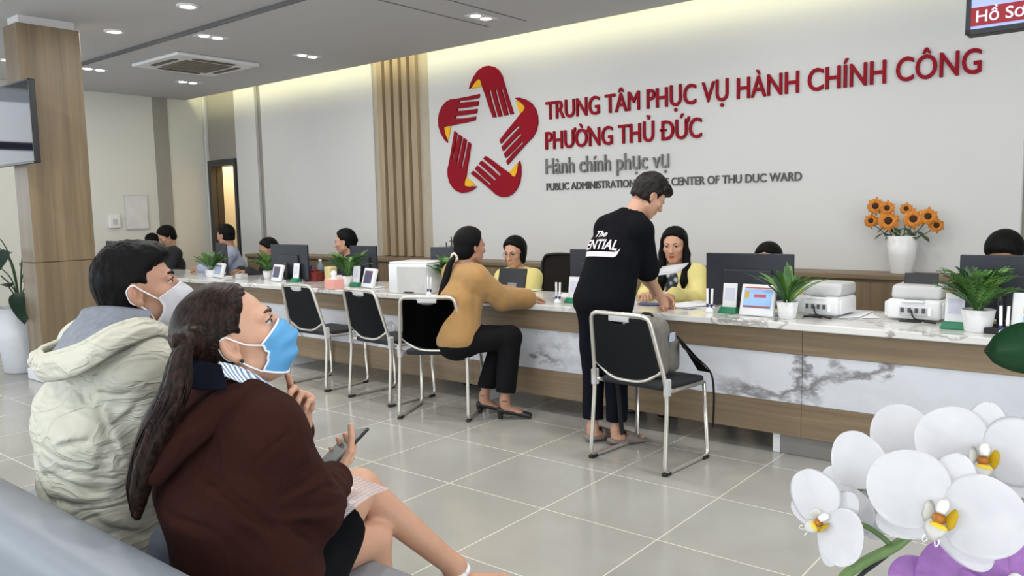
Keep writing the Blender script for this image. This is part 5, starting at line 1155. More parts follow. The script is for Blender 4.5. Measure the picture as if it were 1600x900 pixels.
def pot_plant(px, pyb, label, h, spread, n, kind='fern', pr=0.062, ph=0.095, seed=1, name='potted_fern', wl_=0.02, twist=0.0):
    p = atZ(px, pyb, CT); t = thing(name, label, 'potted plant', (p.x, p.y + pr, CT), 0, 'small plants on the counter')
    bm = bmesh.new(); lathe(bm, [(0, 0), (pr * .74, 0), (pr * .78, .004), (pr, ph), (pr * .93, ph), (pr * .88, ph * .88), (0, ph * .86)], 28)
    fin(bm, 'pot', M_POT, t, True); bm = bmesh.new(); lathe(bm, [(0, ph * .9), (pr * .88, ph * .885)], 20); fin(bm, 'soil', M_SOIL, t)
    rng = random.Random(seed); gm = [mat('fern_green', (66, 112, 44), 0.5, var=0.2, vscale=30), mat('fern_green_deep', (42, 84, 38), 0.5, var=0.2, vscale=30), mat('fern_green_light', (96, 138, 62), 0.5, var=0.2, vscale=30)]
    for k in range(n):
        a = rng.uniform(0, 2 * PI); rr = spread * rng.uniform(0.35, 1.0); hh = h * rng.uniform(0.55, 1.0) * (1.0 - 0.25 * rr / spread)
        P0 = Vector((0.012 * math.cos(a), 0.012 * math.sin(a), ph * .87)); P1 = Vector((rr * .42 * math.cos(a), rr * .42 * math.sin(a), ph + hh * .72)); P2 = Vector((rr * math.cos(a + .2), rr * math.sin(a + .2), ph + hh * rng.uniform(.72, 1.0)))
        bm = bmesh.new(); pts = [P0 * (1 - s) ** 2 + P1 * 2 * s * (1 - s) + P2 * s * s for s in [i / 13 for i in range(14)]]
        tube(bm, pts, [.0018 * (1 - i / 18) for i in range(14)], 5)
        sd = Vector((-math.sin(a), math.cos(a), 0.0))
        if kind == 'fern':
            for i in range(3, 14):
                d = (pts[min(i + 1, 13)] - pts[i - 1]).normalized(); ll = wl_ * 2.1 * math.sin((i - 1.5) / 12.8 * PI) ** .6 + .006
                for s in (-1, 1):
                    q = pts[i]; tip = q + (sd * s * .85 + d * .75 + Vector((0, 0, rng.uniform(-.25, .1)))).normalized() * ll; m_ = (q + tip) / 2 + Vector((0, 0, .003)); n_ = d * ll * .20
                    v = [bm.verts.new(x) for x in (q, m_ - n_, tip, m_ + n_)]; f = bm.faces.new(v)
        else:
            lv = []
            for i in range(1, 14):
                wv = wl_ * math.sin(min(1, i / 13 * 1.02) * PI) ** .7 + .0008; up = Vector((0, 0, .25 * wv)); lv.append((bm.verts.new(pts[i] - sd * wv + up), bm.verts.new(pts[i]), bm.verts.new(pts[i] + sd * wv + up)))
            for i in range(12):
                bm.faces.new((lv[i][0], lv[i][1], lv[i + 1][1], lv[i + 1][0])); bm.faces.new((lv[i][1], lv[i][2], lv[i + 1][2], lv[i + 1][1]))
        fin(bm, 'frond' if kind == 'fern' else 'leaf', gm[k % 3], t, True)
    return t
pot_plant(1224, 499, 'young green plant in white pot before the middle printer', .26, .27, 24, 'blade', .060, .095, 3, 'potted_plant', .015)
pot_plant(1523, 521, 'lush green fern in white textured pot at the right end', 0.27, .20, 46, 'fern', .076, .11, 5, wl_=.022)
pot_plant(692, 459, 'bright green plant beside the mustard sweater', .28, .17, 34, 'fern', .055, .085, 7)
pot_plant(537, 447, 'green plant with long fronds in white pot left of the tablet near the printer box', .29, .27, 34, 'fern', .055, .085, 9)
pot_plant(412, 436, 'green plant in front of the bowed dark head', .23, .18, 30, 'fern', .055, .08, 11)
pot_plant(322, 434, 'green plant left of the man in pale blue shirt', .23, .22, 30, 'fern', .055, .08, 13)
# dark-leaved branch plant behind the mustard woman
p = atY(706, 420, 5.14); t = thing('rubber_plant', 'dark leaved plant standing behind the mustard woman’s head', 'potted plant', (p.x, p.y + 0.05, 0))
bm = bmesh.new(); lathe(bm, [(0, 0), (.11, 0), (.14, .28), (.125, .28), (.11, .25), (0, .25)]); fin(bm, 'pot', M_POT, t, True)
rng = random.Random(4)
for k in range(4):
    a = k * 1.7; pts = [Vector((0, 0, .25)), Vector((.03 * math.cos(a), .03 * math.sin(a), .7)), Vector((.09 * math.cos(a), .09 * math.sin(a), 1.0 + .055 * k))]; bm = bmesh.new(); tube(bm, pts, .006, 6); fin(bm, 'stem', mat('brown_plant_stem', (70, 56, 40), .8), t, True)
    for j in range(9):
        s = .45 + j * .06; c = pts[1].lerp(pts[2], min(1, (s - .4) * 1.7)); b = a + j * 2.4; d = Vector((math.cos(b), math.sin(b), .5)).normalized(); sd = d.cross(Vector((0, 0, 1))).normalized(); bm = bmesh.new(); rows = []
        for i in range(7):
            u = i / 6; w_ = .019 * math.sin(u * PI) ** .7 + .0006; q = c + d * .075 * u - Vector((0, 0, .02 * u * u)); rows.append([bm.verts.new(q - sd * w_), bm.verts.new(q - Vector((0, 0, .003))), bm.verts.new(q + sd * w_)])
        for r0, r1 in zip(rows, rows[1:]): bm.faces.new((r0[0], r0[1], r1[1], r1[0])); bm.faces.new((r0[1], r0[2], r1[2], r1[1]))
        fin(bm, 'leaf', mat('dark_glossy_leaf', (34, 54, 40), .35, var=.2), t, True)
def printer(px, pyb, label, rot=0.0, w=.20, h=.20, d=.17, yoff=0.17, paper=True):
    p = atZ(px, pyb, CT); t = thing('laser_printer', label, 'printer', (p.x, p.y + yoff, CT), rot)
    fin(rbox(-w, w, -d, d, .012, h * .62, .018, 4), 'lower_body', M_WHITEPL, t, True)
    M_ = Matrix.Translation((0, .02, h * .62)); bm = rbox(-w * .93, w * .93, -d * .75, d, .0, h * .40, .02, 4)
    for v in bm.verts:
        if v.co.y < 0: v.co.y += v.co.z * .35
    bm.transform(M_); fin(bm, 'upper_body', M_GREYPL, t, True)
    fin(rbox(-w * .42, w * .42, -d - .012, -d * .6, h * .54, h * .62, .006, 2), 'output_lip', M_WHITEPL, t, True)
    bm = rbox(-w * .52, w * .52, -d - .004, -d + .02, h * .16, h * .42, .005, 2); fin(bm, 'rear_port_recess', M_GREYPL, t)
    for k in range(4): fin(rbox(-w * .45 + k * w * .26, -w * .32 + k * w * .26, -d - .008, -d, h * .26, h * .40, .002, 1), 'port', mat('dark_port_slot', (70, 72, 76), .6), t)
    bm = bmesh.new(); tube(bm, fillet([(-w * .05, -d - .006, h * .33), (w * .05, -d - .03, h * .12), (w * .5, -d - .02, .006), (w * .9, -d - .05, .006)], .03), .0045, 6); fin(bm, 'power_cable', M_BLACK, t, True)
    bm = rbox(-w * .45, w * .35, -d - .035, -d - .01, .0, .008, .003, 1); fin(bm, 'cable_bar', M_BLACK, t)
    fin(rbox(w * .55, w * .68, -d - .005, -d, h * .18, h * .42, .002, 1), 'socket_plate', mat('bright_white_plate', (244, 244, 244), .3), t)
    for sx in (-1, 1):
        fin(rbox(sx * w - .014, sx * w + .010, -d * .8, d * .8, h * .1, h * .55, .008, 2), 'side_cover', M_WHITEPL, t, True)
    return t
pr = printer(1425, 503, 'white printer with raised black paper flap below the sunflowers', 0.0, .135, .185, .13, .14)
bm = rbox(-.085, .085, 0, .012, 0, .085, .004, 2, Matrix.Translation((0, .03, .165)) @ Matrix.Rotation(R(-12), 4, 'X')); fin(bm, 'paper_flap', M_DARKPL, pr)
printer(1277, 496, 'white printer between the young plant and the wood-panelled wall', R(-6), .125, .185, .13, .14)
# boxy white printer seen from the rear
p = atZ(632, 459, CT); t = thing('box_printer', 'boxy white printer with a plain grey rear near the mustard woman', 'printer', (p.x, p.y + .17, CT), R(10))
fin(rbox(-.19, .19, -.16, .16, .0, .235, .012, 3), 'body', M_WHITEPL, t, True); fin(rbox(-.10, .185, -.166, -.158, .012, .215, .003, 1), 'rear_panel', mat('plain_grey_panel', (196, 195, 193), .5), t)
fin(rbox(-.185, .185, -.15, .15, .235, .248, .005, 2), 'lid', M_WHITEPL, t, True); fin(rbox(-.03, .06, -.170, -.165, .008, .018, .001, 1), 'vent_slot', M_DARKPL, t); fin(rbox(.12, .155, -.170, -.165, .03, .07, .001, 1), 'socket', M_GREYPL, t)
def qr_stand(px, pyb, label, rot=0.0):
    p = atZ(px, pyb, CT); t = thing('card_stand', label, 'card stand', (p.x, p.y + .035, CT), rot, 'white card stands with green feet')
    bm = rbox(-.058, .058, -.035, .035, 0, .036, .006, 2)
    for v in bm.verts:
        if v.co.z > .02: v.co.x *= .86; v.co.y *= .55
    fin(bm, 'green_foot', M_GREEN, t, True)
    bm = rbox(-.044, .044, -.004, .004, .03, .178, .003, 2, Matrix.Rotation(R(-8), 4, 'X')); fin(bm, 'card', M_WHITEPL, t)
    bm = rbox(-.030, .030, -.0052, -.0045, .075, .150, 0, 1, Matrix.Rotation(R(-8), 4, 'X')); fin(bm, 'pale_print', mat('pale_lilac_print', (204, 206, 222), .6), t)
    return t
qr_stand(1135, 490, 'white card stand with green foot left of the wide sign tablet'); qr_stand(1488, 515, 'white card stand with green foot between printer and fern'); qr_stand(891, 474, 'white card stand with green foot left of the standing man')
qr_stand(551, 448, 'white card stand with green foot beside the white flower pot'); qr_stand(457, 441, 'white card stand with green foot by the red box')
def desk_sign(px0, px1, pyb, ph_, label, rgb, rot=0.0, kind='notice', name='sign_stand'):
    a, b = atZ(px0, pyb, CT), atZ(px1, pyb, CT); w = abs(b.x - a.x) / 2 / max(.5, math.cos(rot)); c = (a + b) / 2
    t = thing(name, label, 'sign stand', (c.x, min(a.y, b.y) + .05, CT), rot); Mx = Matrix.Rotation(R(-16), 4, 'X')
    bm = rbox(-w, w, -.02, .012, 0, ph_, .008, 3); bm.transform(Mx); fin(bm, 'frame', M_WHITEPL, t, True)
    bm = rbox(-w * .98, w * .98, 0, .11, 0, .014, .005, 2); fin(bm, 'foot', M_WHITEPL, t, True)
    bm = rbox(-.02, .02, .07, .085, .01, ph_ * .62, .004, 1, Matrix.Rotation(R(18), 4, 'X')); fin(bm, 'prop', M_WHITEPL, t)
    def pl(n_, x0, x1, z0, z1, c_, e=.0, dd=.0215):
        bm = bmesh.new(); box(bm, x0 * w, x1 * w, -dd, -dd + .0012, z0 * ph_, z1 * ph_); bm.transform(Mx); fin(bm, n_, mat('print_%d_%d_%d' % c_, c_, .4, emit=e), t)
    if kind == 'tablet': pl('screen', -.68, .68, .22, .86, rgb, .12); pl('screen_header', -.6, .6, .74, .82, (110, 60, 74), .1, .0222)
    elif kind == 'wide':
        pl('blue_notice', -.80, .84, .24, .84, (150, 190, 236)); pl('red_title', -.78, .82, .86, .90, (196, 90, 84)); pl('gold_badge', -.74, -.50, .54, .76, (206, 160, 60), 0, .022); pl('red_lettering', -.2, .5, .58, .68, (190, 76, 96), 0, .022); pl('red_strip', -.78, .8, .25, .31, (150, 84, 90), 0, .022)
    else:
        pl('red_title', -.3, .8, .74, .86, (200, 84, 84)); pl('gold_picture', -.36, .8, .5, .66, (220, 178, 110)); pl('blue_picture', -.36, .8, .30, .45, (150, 190, 226)); pl('dark_strip', -.36, .8, .25, .29, (130, 70, 80))
    return t
desk_sign(1150, 1216, 494, .185, 'wide white sign tablet with blue notice left of the young plant', (150, 190, 236), R(-2), 'wide')
desk_sign(1576, 1640, 526, .205, 'white sign tablet with coloured pictures cut by the right edge', (200, 90, 90), 0, 'notice')
desk_sign(556, 594, 450, .17, 'white tablet with dark screen in front of the boxy printer', (66, 68, 96), R(-14), 'tablet', 'tablet_stand')
desk_sign(416, 447, 440, .165, 'white tablet with dark screen by the bowed dark head', (74, 76, 100), R(-10), 'tablet', 'tablet_stand')
desk_sign(325, 358, 434, .155, 'white tablet with pale screen above the brown-haired head', (150, 166, 196), R(-10), 'tablet', 'tablet_stand')
def pen_stand(px, pyb, label):
    p = atZ(px, pyb, CT); t = thing('pen_stand', label, 'pen stand', (p.x, p.y + .02, CT), 0, 'twin white pens on stands')
    bm = bmesh.new(); lathe(bm, [(0, 0), (.026, 0), (.026, .012), (.018, .03), (.012, .034), (0, .034)], 20); fin(bm, 'weighted_base', M_WHITEPL, t, True)
    for s in (-1, 1):
        bm = bmesh.new(); tube(bm, [(s * .013, 0, .03), (s * .014, .003, .06), (s * .016, .006, .145)], [.005, .0075, .0068], 10); pe = fin(bm, 'pen', M_WHITEPL, t, True)
        bm = bmesh.new(); tube(bm, [(s * .0132, 0, .028), (s * .0138, .002, .052)], [.0058, .0084], 10); fin(bm, 'pen_grip', mat('navy_grip', (34, 36, 92), .4), pe, True)
pen_stand(1106, 489, 'pair of white pens on a stand by the long-haired clerk'); pen_stand(1567, 527, 'pair of white pens on a stand right of the fern'); pen_stand(869, 475, 'pair of white pens on a stand near the outstretched mustard arm'); pen_stand(668, 463, 'pair of white pens on a stand beside the mustard sweater')
def sheets(px, py, n, label, w=.105, d=.148, z=CT, m=M_PAPER, name='paper', rot0=0, grp='loose papers on the counter', thick=.0012, cat='paper'):
    p = atZ(px, py, z); rng = random.Random(int(px)); 
    for k in range(n):
        bm = rbox(-w, w, -d, d, 0, thick, 0); bmesh.ops.subdivide_edges(bm, edges=bm.edges[:], cuts=3, use_grid_fill=True)
        for v in bm.verts: v.co.z += .004 * (v.co.x / w) ** 4 * (k == n - 1)
        o = fin(bm, name, m, None); o.location = (p.x + rng.uniform(-.03, .03), p.y + rng.uniform(-.02, .02), z + .001 + k * (thick + .0008)); o.rotation_euler = (0, 0, rot0 + rng.uniform(-.5, .5)); tag(o, label if n == 1 else label, cat, grp if n > 1 else None)
sheets(1085, 478, 5, 'white sheet in the loose spread before the long-haired clerk')
sheets(1330, 492, 3, 'white sheet in the low pile right of the middle printer')
sheets(895, 462, 2, 'white sheet by the outstretched mustard arm', .09, .12)
sheets(818, 455, 1, 'open pale paper under the mustard woman’s forearm', .10, .14, CT, mat('cream_paper', (232, 226, 196), .8))
sheets(1035, 482, 1, 'red folder cover lying at the counter edge beside the standing man', .05, .035, CT, mat('red_folder', (190, 84, 66), .6), 'folder', cat='folder')
sheets(1018, 476, 1, 'blue document folder beneath the standing man’s hand', .08, .06, CT + .003, mat('slate_blue_folder', (84, 92, 128), .6), 'folder', thick=.004, cat='folder')
o = bmesh.new(); g = [[o.verts.new((x * .105, .010 * math.sin(y * 1.6), y * .07)) for x in (-1, -.5, 0, .5, 1)] for y in (-1, -.5, 0, .5, 1)]
for i in range(4):
    for j in range(4): o.faces.new((g[i][j], g[i][j + 1], g[i + 1][j + 1], g[i + 1][j]))
bmesh.ops.solidify(o, geom=o.faces[:], thickness=.0008); o = fin(o, 'paper', M_PAPER, None, True); q = atY(1048, 421, 4.72); o.location = q; o.rotation_euler = (R(-58), R(-9), R(-6)); tag(o, 'white sheet held up in front of the long-haired clerk', 'paper')
o = fin(rbox(-.035, .035, -.05, .05, 0, .0014, 0), 'paper', M_PAPER); q = atZ(1046, 462, CT + .03); o.location = q; o.rotation_euler = (R(28), R(-8), R(20)); tag(o, 'small white slip at the standing man’s fingertips', 'paper')
# smaller boxes and oddments
def small(name, label, cat, px, pyb, w, d, h, m, r=.004, parts=None, yoff=None):
    p = atZ(px, pyb, CT); t = thing(name, label, cat, (p.x, p.y + (d if yoff is None else yoff), CT)); fin(rbox(-w, w, -d, d, 0, h, r, 2), 'body', m, t)
    return t
t = small('tissue_box', 'pink tissue box left of the white flower pot', 'box', 515, 452, .07, .05, .085, mat('pink_card', (236, 172, 160), .7)); bm = bmesh.new(); lathe(bm, [(.03, .085), (.018, .105), (.028, .13), (.012, .155), (0, .15)], 12); fin(bm, 'tissue', M_PAPER, t, True)
t = small('red_box', 'dark red box left of the pink tissue box', 'box', 485, 440, .085, .05, .09, mat('dark_red_card', (112, 34, 30), .6)); fin(rbox(-.05, .05, -.03, .03, .09, .11, .004, 2), 'lid_knob', mat('dark_red_card', (112, 34, 30), .6), t)
t = small('blue_carton', 'dark blue carton behind the dark red box', 'box', 477, 437, .04, .03, .14, mat('dark_blue_card', (36, 52, 110), .6)); fin(rbox(-.03, .03, -.032, -.029, .04, .10, 0), 'label_patch', mat('pale_blue_patch', (120, 140, 190), .6), t)
p = atZ(495, 436, CT); t = thing('water_bottle', 'clear water bottle behind the dark red box', 'bottle', (p.x, p.y + .05, CT)); bm = bmesh.new(); lathe(bm, [(0, 0), (.03, 0), (.032, .02), (.032, .13), (.013, .165), (.013, .175)], 18); fin(bm, 'bottle_body', mat('pale_clear_plastic', (190, 204, 214), .15, trans=.6), t, True); bm = bmesh.new(); lathe(bm, [(.015, .172), (.015, .192), (0, .192)], 16); fin(bm, 'cap', M_WHITEPL, t, True)
p = atZ(803, 456, CT); t = thing('document_holder', 'black slanted document holder before the short-haired clerk', 'document holder', (p.x, p.y - .04, CT), R(4))
fin(rbox(-.13, .13, -.008, .008, 0, .19, .006, 2, Matrix.Rotation(R(-14), 4, 'X')), 'panel', M_DARKPL, t); fin(rbox(-.12, .12, -.01, .09, 0, .012, .004, 1), 'foot', M_DARKPL, t); fin(rbox(-.03, .05, -.0095, -.0078, .04, .075, 0, 1, Matrix.Rotation(R(-14), 4, 'X')), 'pale_mark', mat('pale_grey_mark', (120, 126, 134), .6), t)
p = atZ(345, 430, CT); small('card_box', 'small white card box by the pale tablet', 'box', 372, 436, .05, .04, .05, M_GREYPL); small('stamp_pad', 'black stamp pad right of the fern pot', 'stamp pad', 1550, 522, .035, .03, .03, M_BLACK)
small('hand_sanitiser', 'white squat dispenser beside the pink tissue box', 'dispenser', 528, 450, .022, .022, .11, M_WHITEPL, .01)
small('cream_bag', 'cream paper bag beyond the pink tissue box', 'bag', 512, 440, .05, .04, .14, mat('cream_bag_paper', (206, 194, 140), .8), .01)
# ------------------------------------------------------------------ sunflowers in a vase on the ledge
LZ = 0.872; vx, vy = -1.455, 6.24
t = thing('flower_vase', 'tall white ribbed vase holding sunflowers on the wooden ledge', 'vase', (vx, vy, LZ))
bm = bmesh.new(); prof = [(0, 0), (.072, 0), (.076, .006), (.090, .13), (.104, .272), (.098, .272), (.088, .15), (.07, .02), (0, .018)]; lathe(bm, prof, 36)
for v in bm.verts:
    r_ = math.hypot(v.co.x, v.co.y)
    if r_ > .05: k = 1 + .018 * math.sin(10 * math.atan2(v.co.y, v.co.x)); v.co.x *= k; v.co.y *= k
fin(bm, 'vase_body', M_POT, t, True)
M_PETAL = mat('golden_orange_petal', (200, 122, 26), .6, var=.25, vscale=40); M_SEED = mat('dark_brown_seed_disc', (58, 32, 20), .9, var=.3, vscale=200); M_STEM = mat('green_stem', (62, 92, 48), .6, var=.15)
spots = [((1368, 322), -.5, 0.065, 'topmost sunflower at the left of the bouquet'), ((1388, 345), .1, 0.075, 'large sunflower at the front left of the bouquet'), ((1361, 345), -.8, 0.055, 'sunflower hanging at the far left of the bouquet'), ((1386, 325), -.1, 0.055, 'sunflower behind the front left bloom'), ((1427, 342), .1, 0.073, 'large sunflower right of the bouquet centre'), ((1450, 338), .3, 0.065, 'sunflower turned up at the right of the bouquet'), ((1463, 352), .9, 0.055, 'small sunflower drooping at the right edge of the bouquet'), ((1416, 326), -.2, 0.045, 'small sunflower peeping between the two halves of the bouquet')]
for (px, py), tw, rad, lab in spots:
    c = atY(px, py, 6.17 + .08 * abs(tw)); t = thing('sunflower', lab, 'flower', tuple(c), 0, 'sunflowers in the white vase')
    nrm = Vector((.35 * tw + .18, -1, .12)).normalized(); q = nrm.to_track_quat('Z', 'Y').to_matrix().to_4x4()
    for ring, (n_, ln, z0) in enumerate(((13, 1.0, 0), (11, .82, .004))):
        bm = bmesh.new()
        for k in range(n_):
            a = 2 * PI * (k + .5 * ring) / n_; d = Vector((math.cos(a), math.sin(a), 0)); s = Vector((-math.sin(a), math.cos(a), 0)); rows = []
            for i in range(6):
                u = i / 5; w_ = rad * .19 * math.sin(min(1, u * .93 + .07) * PI) ** .8 + .0004; p_ = d * rad * (.3 + .7 * ln * u * (1 + .16 * math.sin(k * 2.7 + ring))) + Vector((0, 0, z0 + .010 * math.sin(u * PI) - .012 * u * u)); rows.append([bm.verts.new(p_ - s * w_), bm.verts.new(p_ + Vector((0, 0, -.002))), bm.verts.new(p_ + s * w_)])
            for r0, r1 in zip(rows, rows[1:]): bm.faces.new((r0[0], r0[1], r1[1], r1[0])); bm.faces.new((r0[1], r0[2], r1[2], r1[1]))
        bm.transform(q); fin(bm, 'petal_ring', M_PETAL, t, True)
    bm = bmesh.new(); lathe(bm, [(0, .012), (rad * .2, .012), (rad * .36, .006), (rad * .38, -.002), (0, -.006)], 18); bm.transform(q); fin(bm, 'seed_disc', M_SEED, t, True)
    e = Vector((vx + (c.x - vx) * .25, vy + .01, LZ + .22)) - c; bm = bmesh.new(); tube(bm, catmull([Vector((0, 0, 0)) - nrm * .004, -nrm * .05 + Vector((0, 0, -.02)), e * .6, e], 4), .0035, 6); fin(bm, 'stem', M_STEM, t, True)
    bm = bmesh.new()
    for sgn in (-1, 1):
        b0 = e * .55; d = Vector((.7 * sgn, -.5, -.25)).normalized(); s = d.cross(Vector((0, 0, 1))).normalized(); rows = []
        for i in range(6):
            u = i / 5; w_ = .022 * math.sin(u * PI) ** .8 + .0005; p_ = b0 + d * .07 * u - Vector((0, 0, .03 * u * u)); rows.append([bm.verts.new(p_ - s * w_), bm.verts.new(p_ + s * w_)])
        for r0, r1 in zip(rows, rows[1:]): bm.faces.new((r0[0], r0[1], r1[1], r1[0]))
    fin(bm, 'leaf', mat('dark_sunflower_leaf', (48, 72, 38), .6, var=.2), t, True)
# ------------------------------------------------------------------ backpack on the near chair
t = thing('backpack', 'grey backpack with black straps resting on the nearest chair', 'backpack', (-2.17, 3.885, .465), R(-5))
M_BAG = mat('grey_canvas_bag', (112, 108, 102), .9, var=.1, vscale=40, bump=.2, bscale=500); M_STRAP = mat('black_webbing', (20, 20, 23), .8)
def bagf(P):
    d = rb(P, (-.01, -.055, .160), (.142, .072, .162), .07); d = d + .006 * vnoise(P * V3(14, 14, 10), 2); d = smin(d, rb(P, (0, .055, .12), (.125, .05, .105), .04), .015); d = smin(d, rc(P, (-.11, -.05, .302), (.10, -.05, .302), .018, .018), .03); return d
v_, f_ = surf(bagf, V3(-.3, -.3, -.1), V3(.3, .3, .5), .009); link('bag_body', npmesh('bag_body', [(v_, f_)]), M_BAG, t)
bm = bmesh.new(); tube(bm, fillet([(-.04, -.05, .315), (-.03, -.05, .345), (.03, -.05, .345), (.04, -.05, .315)], .02), .008, 8); fin(bm, 'grab_handle', M_STRAP, t, True)
bm = rbox(-.003, .003, -.025, .025, 0, .05, .002, 1, Matrix.Translation((.136, -.02, .20)) @ Matrix.Rotation(R(8), 4, 'Y')); fin(bm, 'pale_side_patch', mat('pale_lilac_patch', (176, 184, 210), .5), t)
for s, pts in ((-1, [(-.16, -.11, .10), (-.20, -.10, .02), (-.225, -.02, -.10), (-.222, .0, -.30), (-.215, .01, -.385)]), (1, [(.12, .06, .22), (.19, .14, .10), (.245, .20, .01), (.258, .215, -.12), (.255, .21, -.30)])):
    bm = bmesh.new(); c_ = catmull(pts, 6); tube(bm, c_, .016, 8, True, .25); fin(bm, 'hanging_strap', M_STRAP, t, True)
bm = bmesh.new(); v = [(.10, .10, .20), (.19, .0, .17), (.245, .205, .006), (.16, .21, .006)]; a = [bm.verts.new(x) for x in v]; bm.faces.new((a[0], a[1], a[2], a[3])); bmesh.ops.solidify(bm, geom=bm.faces[:], thickness=.02); fin(bm, 'shoulder_pad', M_STRAP, t)
# ------------------------------------------------------------------ planter by the pillar
pp = atZ(6, 585, 0); t = thing('floor_planter', 'tall white planter with big dark leaves beside the wooden pillar', 'potted plant', (pp.x - .02, pp.y + .19, 0))
bm = bmesh.new(); lathe(bm, [(0, 0), (.155, 0), (.17, .012), (.20, .30), (.215, .60), (.19, .60), (.185, .55), (0, .54)], 36); fin(bm, 'pot', mat('matte_white_planter', (214, 217, 222), .45), t, True)
bm = bmesh.new(); lathe(bm, [(0, .56), (.187, .555)], 24); fin(bm, 'soil', M_SOIL, t)
M_BIGL = mat('dark_waxy_leaf', (28, 52, 40), .32, var=.25, vscale=14); rng = random.Random(8)
for k in range(13):
    a = rng.uniform(0, 2 * PI) if k > 4 else (-.3, -.9, .1, .45, -1.5)[k]; hz = .75 + .045 * k * rng.uniform(.8, 1.2); rr = rng.uniform(.10, .26); tip = Vector((rr * math.cos(a), rr * math.sin(a), hz)); st = catmull([Vector((0, 0, .55)), Vector((tip.x * .3, tip.y * .3, hz * .85)), tip], 5)
    bm = bmesh.new(); tube(bm, st, .006, 6); sm = fin(bm, 'stem', M_STEM, t, True)
    d = Vector((math.cos(a), math.sin(a), rng.uniform(-.7, .5))).normalized(); s = d.cross(Vector((0, 0, 1))).normalized(); up = s.cross(d); ln = rng.uniform(.26, .36); bm = bmesh.new(); rows = []
    for i in range(9):
        u = i / 8; w_ = ln * .30 * math.sin((u ** .8) * PI) ** .75 + .001; p_ = tip + d * ln * u - Vector((0, 0, .10 * u * u)); rows.append([bm.verts.new(p_ - s * w_ + up * w_ * .25), bm.verts.new(p_), bm.verts.new(p_ + s * w_ + up * w_ * .25)])
    for r0, r1 in zip(rows, rows[1:]): bm.faces.new((r0[0], r0[1], r1[1], r1[0])); bm.faces.new((r0[1], r0[2], r1[2], r1[1]))
    fin(bm, 'leaf', M_BIGL, t, True)
# ------------------------------------------------------------------ plastic document sleeve on her lap
M_SLEEVE, _nt, _b = newmat('clear_grid_plastic'); _tc = N(_nt, 'ShaderNodeTexCoord'); _br = N(_nt, 'ShaderNodeTexBrick', offset=0.0); _br.inputs['Scale'].default_value = 1; _br.inputs['Brick Width'].default_value = .011; _br.inputs['Row Height'].default_value = .011; _br.inputs['Mortar Size'].default_value = .0009
_br.inputs['Color1'].default_value = srgb(226, 214, 220); _br.inputs['Color2'].default_value = srgb(222, 210, 216); _br.inputs['Mortar'].default_value = srgb(250, 248, 250)
_nt.links.new(_tc.outputs['Object'], _br.inputs['Vector']); _nt.links.new(_br.outputs['Color'], _b.inputs['Base Color']); _b.inputs['Roughness'].default_value = .18
_mm = N(_nt, 'ShaderNodeMapRange'); _mm.inputs['To Min'].default_value = .62; _mm.inputs['To Max'].default_value = .9; _nt.links.new(_br.outputs['Fac'], _mm.inputs['Value']); _nt.links.new(_mm.outputs[0], _b.inputs['Alpha'])
c0, c1, c2, c3 = [atY(*q) for q in ((541, 738, 1.285), (609, 764, 1.35), (508, 842, 1.04), (488, 832, 1.035))]
cen = (c0 + c1 + c2 + c3) / 4; ex = ((c1 - c2)).normalized(); ez = ex.cross(c3 - c1).normalized(); ez = -ez if ez.z < 0 else ez; ey = ez.cross(ex)
RM = Matrix((ex, ey, ez)).transposed(); n = 14; bm = bmesh.new(); g = []
for i in range(n + 1):
    g.append([])
    for j in range(n + 1):
        u, v = i / n, j / n; p = (c3 * (1 - u) + c0 * u) * (1 - v) + (c2 * (1 - u) + c1 * u) * v; q = RM.transposed() @ (p - cen); q.z += .022 * math.sin(u * PI) * (.4 + .6 * v) + .003 * noise.noise(p * 30); g[-1].append(bm.verts.new(q))
for i in range(n):
    for j in range(n): bm.faces.new((g[i][j], g[i + 1][j], g[i + 1][j + 1], g[i][j + 1]))
bmesh.ops.solidify(bm, geom=bm.faces[:], thickness=.0012); o = fin(bm, 'document_sleeve', M_SLEEVE, None, True); o.location = cen; o.rotation_euler = RM.to_euler()
tag(o, 'crumpled clear plastic sleeve with printed grid on the woman’s lap', 'plastic sleeve')
# ------------------------------------------------------------------ orchids in the right foreground
M_OW, _nt, _b = newmat('white_orchid_petal'); _tc = N(_nt, 'ShaderNodeTexCoord'); _nz = N(_nt, 'ShaderNodeTexNoise'); _nz.inputs['Scale'].default_value = 60; _nt.links.new(_tc.outputs['Object'], _nz.inputs['Vector']); _r = ramp(_nt, [(.3, srgb(232, 232, 235)), (.7, srgb(238, 238, 240))]); _nt.links.new(_nz.outputs['Fac'], _r.inputs[0]); _nt.links.new(_r.outputs[0], _b.inputs['Base Color']); _b.inputs['Roughness'].default_value = .55; _b.inputs['Subsurface Weight'].default_value = .25; _b.inputs['Subsurface Radius'].default_value = (.01, .01, .01)
M_OP = mat('mauve_orchid_petal', (204, 150, 222), .55, var=.10, vscale=120, sss=.2); M_OY = mat('yellow_orchid_lip', (228, 196, 44), .5, var=.1); M_OB = mat('amber_orchid_throat', (176, 110, 30), .5, var=.3, vscale=300); M_OL = mat('white_orchid_lip', (240, 238, 232), .5, sss=.2)
M_OST = mat('green_orchid_stem', (96, 124, 70), .5, var=.15, vscale=60); M_SHADE = M_OW
